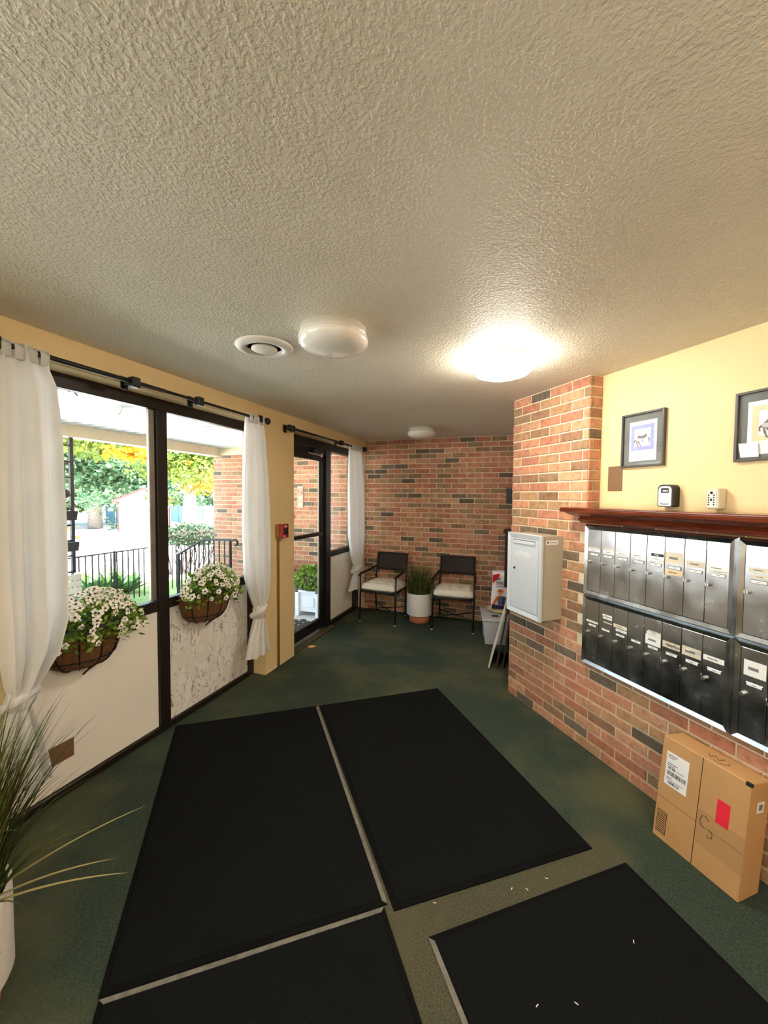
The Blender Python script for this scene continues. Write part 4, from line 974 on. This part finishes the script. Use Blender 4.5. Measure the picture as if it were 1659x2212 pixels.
def blade(b, base, ang, lean, L_, w_, rng, droop=.5, n=7, box=None):
    d = Vector((cos(ang), sin(ang), 0)); sd = Vector((-sin(ang), cos(ang), 0)); p = Vector(base); el = pi/2-lean*.25; vs = []
    for i in range(n+1):
        f = i/n; k = w_*(1-f)**.7*(1 if i else .7); vs += [p-sd*k/2, p+sd*k/2]
        el -= (lean*.75+droop*f)*1.0/n*1.4; p = p+(d*cos(el)+Vector((0, 0, 1))*sin(el))*L_/n
    if box and any(not (box[0] < v.x < box[1] and box[2] < v.y < box[3]) for v in vs): return False
    b.add(vs, [(2*i, 2*i+1, 2*i+3, 2*i+2) for i in range(n)]); return True
def pot_of_grass(label, x, y, seed, nblade, Hg, specials=(), r=.17, z1=.385, zb=.1, box=None, npart=40):
    rng = random.Random(seed); t = thing('potted_grass', label, 'potted plant', (x, y, 0))
    pt = MB().lathe([(r-.004, zb), (r, zb+.01), (r, z1), (r-.012, z1), (r-.014, z1-.04), (r-.02, zb+.02)], 48).build('pot', M['potwhite'], t); smooth_angle(pt)
    MB().lathe([(.125, 0), (.135, .005), (.135, zb+.004)], 40).build('pot_base', M['terracotta'], t, True)
    MB().lathe([(.0001, z1-.03), (r-.016, z1-.03)], 32).build('soil', M['soil'], t)
    st = MB()
    for i in range(nblade):
        a = rng.random()*2*pi; q = rng.random()**.5*(r-.03); aa = a+rng.gauss(0, .5)
        blade(st, (q*cos(a), q*sin(a), z1-.03), aa, .12+.75*rng.random()**1.6*(q/r), Hg*(.55+.5*rng.random()), .006+.005*rng.random(), rng, .25, box=box)
    st.build('fine_blades', M['grass'], t)['kind'] = 'stuff'
    dr = MB()
    for i in range(nblade//4):
        a = rng.random()*2*pi; q = rng.random()**.5*(r-.04)
        blade(dr, (q*cos(a), q*sin(a), z1-.03), a+rng.gauss(0, .6), .1+.4*rng.random(), Hg*(.85+.35*rng.random()), .003+.002*rng.random(), rng, .15, box=box)
    dr.build('dry_blades', M['straw'], t)['kind'] = 'stuff'
    for i in range(npart):
        b = MB(); a = rng.random()*2*pi; q = rng.random()**.5*(r-.03)
        blade(b, (q*cos(a), q*sin(a), z1-.03), a+rng.gauss(0, .4), .15+.8*rng.random()**1.4, Hg*(.6+.45*rng.random()), .010+.006*rng.random(), rng, .3, box=box) and b.build('grass_blade', M['grass'], t)
    for i in range(70):       # short blades arching out over the rim
        b = MB(); a = 2*pi*i/70+rng.random()*.1; q = r-.035
        blade(b, (q*cos(a), q*sin(a), z1-.03), a+rng.gauss(0, .3), .7+.7*rng.random(), .2+.16*rng.random(), .008+.005*rng.random(), rng, .5, box=box) and b.build('grass_blade', M['grass'], t)
    for (tx, ty, tz, w_, mt2) in specials:
        b = MB(); e_ = Vector((tx-x, ty-y, tz)); b0 = Vector((e_.x, e_.y, 0)).normalized()*.08+Vector((0, 0, z1-.02)); md = b0.lerp(e_, .45)+Vector((0, 0, .05)); vs = []
        sd = Vector((0, 0, 1)).cross(e_-b0).normalized()
        for i in range(13):
            f = i/12; q = b0*(1-f)**2+md*2*f*(1-f)+e_*f*f; k = w_*(1-f)**.6/2+.0004; vs += [q-sd*k, q+sd*k]
        b.add(vs, [(2*i, 2*i+1, 2*i+3, 2*i+2) for i in range(12)]); b.build('grass_blade', M[mt2], t)
    return t
pot_of_grass('white pot of grass standing between the two chairs', .912, 5.0, 1, 260, .47, box=(-.3, .32, -.4, .27))
pot_of_grass('white pot of long grass in the foreground by the curtain', .56, .61, 2, 1000, .6, npart=110, box=(-.5, .5, -.5, .5),
             specials=((.971, .981, .55, .014, 'straw'), (.981, .856, .47, .012, 'straw'), (1.048, .852, .45, .012, 'straw'), (.714, .855, .9, .012, 'grass'), (.755, .844, .85, .014, 'grass'), (.754, .809, .8, .012, 'grass'), (.682, 1.149, .5, .006, 'grass'), (.66, .86, .95, .009, 'grass'), (.70, .80, .92, .01, 'grass')))

# ------------------------------------------------------------------ outside: porch
ZP = -.03
pf = MB().box(-2.75, -.2, -2.7, 5.15, ZP-.15, ZP).build('porch_floor', M['concrete']); tag(pf, 'pale concrete porch floor outside the door', 'porch floor', kind='structure')
for i in range(3):
    for j in range(8):
        MB().cbox(-.205-.82*(i+1)+.006, -.205-.82*i-.006, -1.4+.8*j+.006, -1.4+.8*(j+1)-.006, ZP-.012, ZP+.006, .003).build('paving_slab', M['concrete'], pf)
xw = MB().box(-2.64, -.2, 5.15, YB+.2, -.4, 2.32).build('wall_exterior', M['mortar']); tag(xw, 'red brick porch wall outside the entrance door', 'wall', kind='structure')
brick_courses(xw, (-2.64, 5.15, 0), (1, 0, 0), [(0, 2.42, -.05, 2.29)], 21, phase=.06)
pcb = MB(); n = 240; vs = []
for i in range(n+1):
    y = -2.7+(YB+2.7)*i/n; z = 2.392+(.03 if (i % 4) in (1, 2) else 0)
    vs += [(-2.62, y, z), (-.2, y, z)]
pcb.add(vs, [(2*i, 2*i+1, 2*i+3, 2*i+2) for i in range(n)]); pcb.box(-2.75, -.2, -2.7, YB+.2, 2.43, 2.6)
pc = pcb.build('porch_ceiling', M['porchwhite']); tag(pc, 'white ribbed metal ceiling over the porch', 'ceiling', kind='structure')
bm_ = MB().cbox(-2.62, -2.45, -2.7, 5.15, 2.268, 2.44, .004).cbox(-2.62, -.2, 5.08, 5.35, 2.285, 2.43, .004).build('trim_1', M['beam']); tag(bm_, 'cream painted beam edging the porch roof', 'beam', kind='structure')
for y0, y1, lab in ((1.1, 2.37, 'long glowing fluorescent porch light above the slatted bench'), (3.5, 4.7, 'long glowing fluorescent porch light by the brick porch wall')):
    t = thing('porch_light', lab, 'light fixture', (-1.12, (y0+y1)/2, 2.405)); h_ = (y1-y0)/2
    MB().cbox(-.13, .13, -h_+.01, h_-.01, -.03, .002, .003).build('light_housing', M['whitemetal'], t)
    b = MB(); b.prism([(-.14, -.03), (-.135, -.065), (-.1, -.088), (.1, -.088), (.135, -.065), (.14, -.03)], -h_+.015, h_-.015); b.build('diffuser', M['fluo'], t)
    for sg in (-1, 1): MB().prism([(-.143, -.028), (-.138, -.068), (-.1, -.092), (.1, -.092), (.138, -.068), (.143, -.028)], sg*h_, sg*(h_-.014)).build('end_cap', M['whitemetal'], t)
    MB().lathe([(.012, 0), (.012, .05)], 8, c=(.0, 0, -.02)).build('hanger', M['iron'], t)
def sign_on_brick(name, label, cat, x, z, w_, h_, mt):
    t = thing(name, label, cat, (x, 5.144, z)); MB().cbox(-w_/2, w_/2, -.012, 0, 0, h_, .002).build('board', M[mt], t); return t
ns = sign_on_brick('no_smoking_sign', 'cream no-smoking sign on the outdoor brick wall', 'sign', -.987, 1.465, .098, .32, 'signcream')
MB().tube([(.036*cos(a), -.0135, .235+.05*sin(a)) for a in [2*pi*i/24 for i in range(25)]], .004, 6).tube([(-.026, -.0135, .27), (.026, -.0135, .2)], .0035, 6).build('prohibition_ring', M['noredc'], ns)
MB().box(-.02, .024, -.0136, -.012, .228, .238).build('cigarette', M['ink'], ns)
text('PLEASE\nNO\nSMOKING', .022, M['ink'], 'lettering', ns, Matrix.Translation((0, -.0125, .1)) @ STAND, .0003, sx=.75)
MB().tube([(-.043, -.013, .01), (-.043, -.013, .3), (.043, -.013, .3), (.043, -.013, .01), (-.043, -.013, .01)], .0015, 5).build('border', M['noredc'], ns)
db = sign_on_brick('doorbell_box', 'dark brown bell box on the outdoor brick wall', 'doorbell', -1.14, 1.29, .08, .075, 'brown'); MB().sphere((0, -.014, .037), .01, 10, 6).build('button', M['chrome'], db)
# planters with boxwood by the porch wall
def planter(label, x, y, w_, h_, seed):
    t = thing('porch_planter', label, 'planter', (x, y, ZP+.006)); hw = w_/2
    MB().cbox(-hw+.01, hw-.01, -hw+.01, hw-.01, .06, h_-.02, .004).build('tub', M['planterwhite'], t)
    for sx in (-1, 1):
        for sy in (-1, 1): MB().cbox(sx*hw-.028, sx*hw+.028, sy*hw-.028, sy*hw+.028, 0, h_-.02, .004).build('post', M['planterwhite'], t)
    for k in range(4):
        R = Matrix.Rotation(k*pi/2, 4, 'Z')
        MB().cbox(-hw+.06, hw-.06, -hw-.006, -hw+.012, .12, h_-.09, .012, M=R).build('side_panel', M['planterwhite'], t)
        MB().cbox(-hw-.03, hw+.03, -hw-.03, -hw+.03, h_-.03, h_, .006, M=R).build('rim', M['planterwhite'], t)
    rng = random.Random(seed); pts = []
    while len(pts) < 1500:
        p = Vector((rng.gauss(0, 1), rng.gauss(0, 1), rng.gauss(0, 1))).normalized()*(.75+.3*rng.random())
        if p.z > -.5: pts.append((p.x*.27, p.y*.21, h_+.11+p.z*.2))
    MB().sphere((0, 0, h_+.1), .2, 14, 10, sc=(1.05, .95, .8)).build('shrub_core', M['twig'], t)
    leaves(rng, pts, .055, M['boxwood'], 'foliage', t, .6)
planter('white panelled planter with boxwood further from the door', -1.22, 4.86, .36, .36, 1)
planter('white panelled planter with boxwood nearer the sidelight', -.60, 4.86, .32, .36, 2)
hm = thing('outdoor_mat', 'black hexagon-cut rubber mat outside the door', 'mat', (-.47, 4.05, ZP+.006))
b = MB(); R6 = .058; holes = []
for i in range(-6, 8):
    for j in range(-5, 6):
        x = j*R6*1.5*1.02; y = i*R6*1.732*1.02+(R6*.866 if j % 2 else 0)
        if abs(x) > .23 or abs(y) > .5: continue
        o6 = [(x+R6*.88*cos(pi/3*k), y+R6*.88*sin(pi/3*k)) for k in range(6)]; i6 = [(x+R6*.62*cos(pi/3*k), y+R6*.62*sin(pi/3*k)) for k in range(6)]
        hb = MB(); hb.add([(a, c, z) for z in (0, .009) for a, c in o6], [tuple(range(6)), tuple(range(6, 12))]+[(k, (k+1) % 6, 6+(k+1) % 6, 6+k) for k in range(6)])
        hb.build('rubber_tile', M['darkmat'], hm)
# slatted bench seen over the first basket
be = thing('slat_bench', 'white slatted bench standing on the porch', 'bench', (-1.9, 2.05, ZP+.006))
for i in range(6): MB().cbox(-.012, .012, -.55, .55, .50+i*.067, .50+i*.067+.053, .003).build('back_slat', M['benchwhite'], be)
for y in (-.55, -.2, .2, .5): MB().cbox(-.03, -.013, y-.0, y+.05, .3, .90, .003).build('back_post', M['planterwhite'], be)
for i in range(4): MB().cbox(.03+i*.1, .12+i*.1, -.55, .55, .40, .425, .003).build('seat_slat', M['planterwhite'], be)
for y in (-.5, .46):
    for x in (0.0, .38): MB().cbox(x, x+.05, y, y+.05, 0, .40, .003).build('leg', M['planterwhite'], be)
hk = thing('porch_hook', 'small dark hook screwed into the porch ceiling', 'hook', (-.62, 1.72, 2.392))
MB().tube([(0, 0, .01), (0, 0, -.05), (.0, .02, -.075), (0, .05, -.065), (0, .075, -.09)], .004, 6).build('hook_wire', M['iron'], hk); MB().lathe([(.012, 0), (.012, -.006)], 10, c=(0, 0, 0)).build('hook_plate', M['iron'], hk)
# wrought iron post with hanging planters
ip = thing('iron_trellis', 'black wrought iron porch post with lattice panel', 'post', (-2.53, 2.92, ZP))
MB().cbox(-.018, .018, -.018, .018, 0, 2.30, .003).build('post', M['iron'], ip); MB().cbox(-.018, .018, -.24, -.204, 0, 2.30, .003).build('post', M['iron'], ip)
for z in (2.2, 2.02, 1.85, 1.66, 1.5, 1.32, 1.15, .98, .8, .6): MB().cbox(-.008, .008, -.205, -.018, z, z+.016, .002).build('lattice_bar', M['iron'], ip)
for (y, z0, z1) in ((-.08, 1.3, 2.03), (-.14, 1.15, 1.86), (-.11, .6, 1.2)): MB().cbox(-.008, .008, y, y+.016, z0, z1, .002).build('lattice_upright', M['iron'], ip)
for k, (y, z) in enumerate(((2.83, 1.36), (2.84, 1.02))):
    t = thing('hanging_planter', ['small dark planter box hung below the bird ornament', 'small dark planter box hung lowest on the iron post'][k], 'planter', (-2.47, y, z), group='planter boxes on the iron post')
    MB().prism([(-.05, 0), (.05, 0), (.07, .1), (-.07, .1)], -.09, .07).build('box', M['iron'], t); MB().tube([(0, -.09, .1), (0, -.01, .2), (0, .07, .1)], .004, 6).build('hanger', M['iron'], t)
bd = thing('bird_ornament', 'dark metal bird ornament on the iron post', 'ornament', (-2.46, 2.80, 1.62))
MB().sphere((0, 0, .03), .05, 14, 10, sc=(.6, 1.3, 1)).build('body', M['iron'], bd, True); MB().sphere((0, -.06, .1), .026, 12, 8).build('head', M['iron'], bd, True); MB().prism([(-.008, 0), (.008, 0), (.008, .012), (-.008, .012)], .05, .13).build('tail', M['iron'], bd)
# hand rail beside the steps
def railing(label, pts, z0, step, top_r=.016, posts=(), curl=False):
    t = thing('iron_railing', label, 'railing', (pts[0][0], pts[0][1], z0)); o0 = Vector(t.location)
    P3 = [Vector(p)-o0 for p in pts]
    MB().tube(P3, top_r, 8).build('top_rail', M['iron'], t)
    lowdz = []
    total = sum((P3[i+1]-P3[i]).length for i in range(len(P3)-1)); d = step/2
    while d < total:
        q = d
        for i in range(len(P3)-1):
            L_ = (P3[i+1]-P3[i]).length
            if q <= L_: p = P3[i].lerp(P3[i+1], q/L_); break
            q -= L_
        MB().tube([(p.x, p.y, 0), (p.x, p.y, p.z)], .0105, 5).build('baluster', M['iron'], t); d += step
    for p in posts:
        p = Vector(p)-o0; MB().tube([(p.x, p.y, 0), (p.x, p.y, p.z)], .02, 6).build('post', M['iron'], t)
    if curl:
        p = P3[0]; MB().tube([p, p+Vector((.05, 0, .012)), p+Vector((.085, 0, -.015)), p+Vector((.08, 0, -.06)), p+Vector((.045, 0, -.07))], .018, 8).build('scroll_end', M['iron'], t)
    return t
railing('black iron step railing in front of the brick pier', [(-1.66, 4.45, 1.01), (-2.178, 4.45, 1.0), (-2.70, 4.45, .735)], ZP, .095, posts=[(-1.70, 4.45, 1.0), (-2.66, 4.45, .75)], curl=True)
railing('black iron fence railing along the planted bed', [(-3.95, 2.3, .72), (-3.95, 5.6, .72)], -.1, .095, .012, posts=[(-3.95, 2.9, .74), (-3.95, 4.4, .74)])

# ------------------------------------------------------------------ outside: garden, parking lot, trees
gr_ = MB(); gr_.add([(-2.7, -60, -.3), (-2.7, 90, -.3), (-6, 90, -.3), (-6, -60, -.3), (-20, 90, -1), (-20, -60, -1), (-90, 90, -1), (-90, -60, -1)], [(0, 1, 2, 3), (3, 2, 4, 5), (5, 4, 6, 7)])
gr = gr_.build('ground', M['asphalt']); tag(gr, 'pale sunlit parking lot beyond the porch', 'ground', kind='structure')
la = MB(); la.add([(-2.76, -6, -.10), (-2.76, 9, -.10), (-5.0, 9, -.14), (-5.2, 9, -.32), (-5.2, -6, -.32), (-5.0, -6, -.14)], [(0, 1, 2, 5), (5, 2, 3, 4)])
la = la.build('lawn', M['lawn']); tag(la, 'green planted bank between porch and parking lot', 'lawn', kind='structure')
rng = random.Random(3)
for i in range(11):
    x, y = -4.3-.5*rng.random(), 2.7+2.6*i/11; t = thing('hosta_plant', 'leafy green hosta in the bed behind the iron fence', 'plant', (x, y, -.15), group='hostas in the planted bed')
    b = MB()
    for k in range(26):
        a = rng.random()*6.28; L_ = .36+.28*rng.random(); el = .5+.7*rng.random(); d = Vector((cos(a)*cos(el), sin(a)*cos(el), sin(el))); sd = Vector((-sin(a), cos(a), 0))*.075
        b.add([(0, 0, 0), d*L_*.55+sd, d*L_-Vector((0, 0, .06)), d*L_*.55-sd], [(0, 1, 2, 3)])
    b.build('leaves', M['hosta'], t)
def tree(name, label, base, h_, trunk_r, crown, nl, size, mt, seed, branches=6, crown2=None, group=None, cxy=(0, 0)):
    rng = random.Random(seed); t = thing(name, label, 'tree', base, group=group); b = MB()
    top = Vector((.3*rng.random(), .3*rng.random(), h_*.6)); b.tube([(0, 0, -.3), (0.05, 0, h_*.25), tuple(top)], [trunk_r*1.25, trunk_r, trunk_r*.6], 10)
    for i in range(branches):
        a = 2*pi*i/branches+rng.random(); z = h_*(.3+.25*rng.random()); e_ = Vector((cos(a)*crown[0]*.7, sin(a)*crown[0]*.7, h_*.55+crown[1]*.6*rng.random()))
        b.tube([(0.05, 0, z), tuple(Vector((0, 0, z)).lerp(e_, .5)+Vector((0, 0, .3))), tuple(e_)], [trunk_r*.45, trunk_r*.25, trunk_r*.08], 6)
    b.build('trunk', M['bark'], t, True)
    def cloud(c, rad, n, mtl, nm):
        pts = []; cl = [Vector((rng.gauss(0, .45)*rad[0], rng.gauss(0, .45)*rad[0], rng.gauss(0, .4)*rad[1])) for _ in range(40)]
        for _ in range(n): q = rng.choice(cl); pts.append(Vector(c)+q+Vector((rng.gauss(0, .17)*rad[0], rng.gauss(0, .17)*rad[0], rng.gauss(0, .14)*rad[1])))
        leaves(rng, pts, size, M[mtl], nm, t, .7)
    cloud((*cxy, crown[2]), crown, nl, mt, 'foliage')
    if crown2: cloud(crown2[0], crown2[1], crown2[2], crown2[3], 'golden_foliage' if 'gold' in crown2[3] else 'inner_foliage')
    return t
tree('broadleaf_tree', 'green tree with a golden branch hanging towards the porch', (-12.2, 5.4, -.5), 5.6, .14, (1.7, .75, 3.75), 5200, .15, 'treelime', 1, crown2=((3.85, 2.6, 3.3), (.5, .2), 420, 'treegold'), cxy=(2.4, 2.2))
tree('broadleaf_tree', 'large blue-green tree rising to the rear of the shed', (-28.5, 20.5, -1), 12, .4, (4.8, 3.2, 5.0), 17000, .3, 'treegreen', 2)
tree('broadleaf_tree', 'blue-green tree whose crown meets the golden branch', (-30.5, 26, -1), 13, .4, (4.8, 3.4, 5.2), 17000, .3, 'treegreen', 3)
tree('broadleaf_tree', 'lime green tree standing between the taller blue-green trees', (-35, 20, -1), 12, .4, (5, 4.0, 5.5), 8000, .5, 'treelime', 7)
tree('broadleaf_tree', 'yellow-leaved maple with thick grey trunk beside the fence', (-18.6, 19.9, -1), 7.4, .42, (3.0, 2.3, 4.6), 6500, .24, 'treelime', 4, crown2=((1.2, .5, 3.6), (1.7, 1.1), 800, 'treegold'))
tree('broadleaf_tree', 'green tree standing behind the yellow-leaved maple', (-31, 35, -1), 13, .4, (6, 4.0, 5.5), 9000, .5, 'treegreen', 5)
tree('small_tree', 'young lime green sapling behind the iron post', (-8.3, 5.3, -.42), 2.2, .04, (.75, .6, 1.15), 700, .13, 'treelime', 6)
sh = thing('garden_shed', 'white shed with pale gabled roof and red trim', 'shed', (-24.5, 21.5, -1), RAD(48))
MB().box(-1.6, 1.6, -1.3, 1.3, 0, 2.2).prism([(-1.6, 2.2), (1.6, 2.2), (0, 3.0)], -1.3, 1.3).build('shed_walls', M['shedwhite'], sh)
b = MB(); b.prism([(-1.85, 2.1), (0, 3.02), (1.85, 2.1), (1.85, 2.2), (0, 3.13), (-1.85, 2.2)], -1.5, 1.5); b.build('shed_roof', M['shedroof'], sh)
for sg in (-1, 1): MB().prism([(sg*1.88, 2.05), (0, 2.98), (0, 3.12), (sg*1.88, 2.2)], -1.56, -1.5).build('barge_board', M['redtrim'], sh)
for sx in (-1.6, 1.52): MB().box(sx, sx+.09, -1.34, -1.3, 0, 2.15).build('corner_trim', M['redtrim'], sh)
fn = thing('privacy_fence', 'blue-grey board fence across the far lot', 'fence', (-27, 30, -1), RAD(50))
for i in range(24): MB().cbox(-8+i*.7, -8+i*.7+.66, -.02, .02, .1, 1.55, .01).build('fence_board', M['bluefence'], fn)
for i in range(7): MB().cbox(-8.05+i*2.8, -7.95+i*2.8, .02, .12, 0, 1.7, .01).build('fence_post', M['bluefence'], fn)
hg = thing('clipped_hedge', 'rounded clipped hedge on bare stems behind the step railing', 'hedge', (-5.3, 7.3, -.32), RAD(30))
rng = random.Random(12); pts = []
while len(pts) < 2600:
    p = Vector((rng.uniform(-1, 1), rng.uniform(-1, 1), rng.uniform(-1, 1)))
    if p.length < 1 and p.length > .6: pts.append((p.x*.95, p.y*.4, 1.0+p.z*.26))
leaves(rng, pts, .07, M['hedge'], 'foliage', hg, .6); MB().sphere((0, 0, 1.0), .3, 14, 8, sc=(2.6, 1, .6)).build('hedge_core', M['twig'], hg)
for i in range(34):
    x = -.85+1.7*rng.random(); z = .95; MB().tube([(x*.7, rng.uniform(-.2, .2), 0), (x*.85+.1*rng.gauss(0, 1), rng.uniform(-.3, .3), .5), (x, rng.uniform(-.3, .3), 1.0)], [.018, .013, .008], 5).build('stem', M['twig'], hg)
pole = MB().tube([(0, 0, 0), (0, 0, 3.6)], .09, 8).build('bollard_pole', M['shedwhite'], None, loc=(-20.5, 24.5, -1)); pole.rotation_euler = (0, RAD(-8), 0); tag(pole, 'leaning white pole standing before the far fence', 'pole')
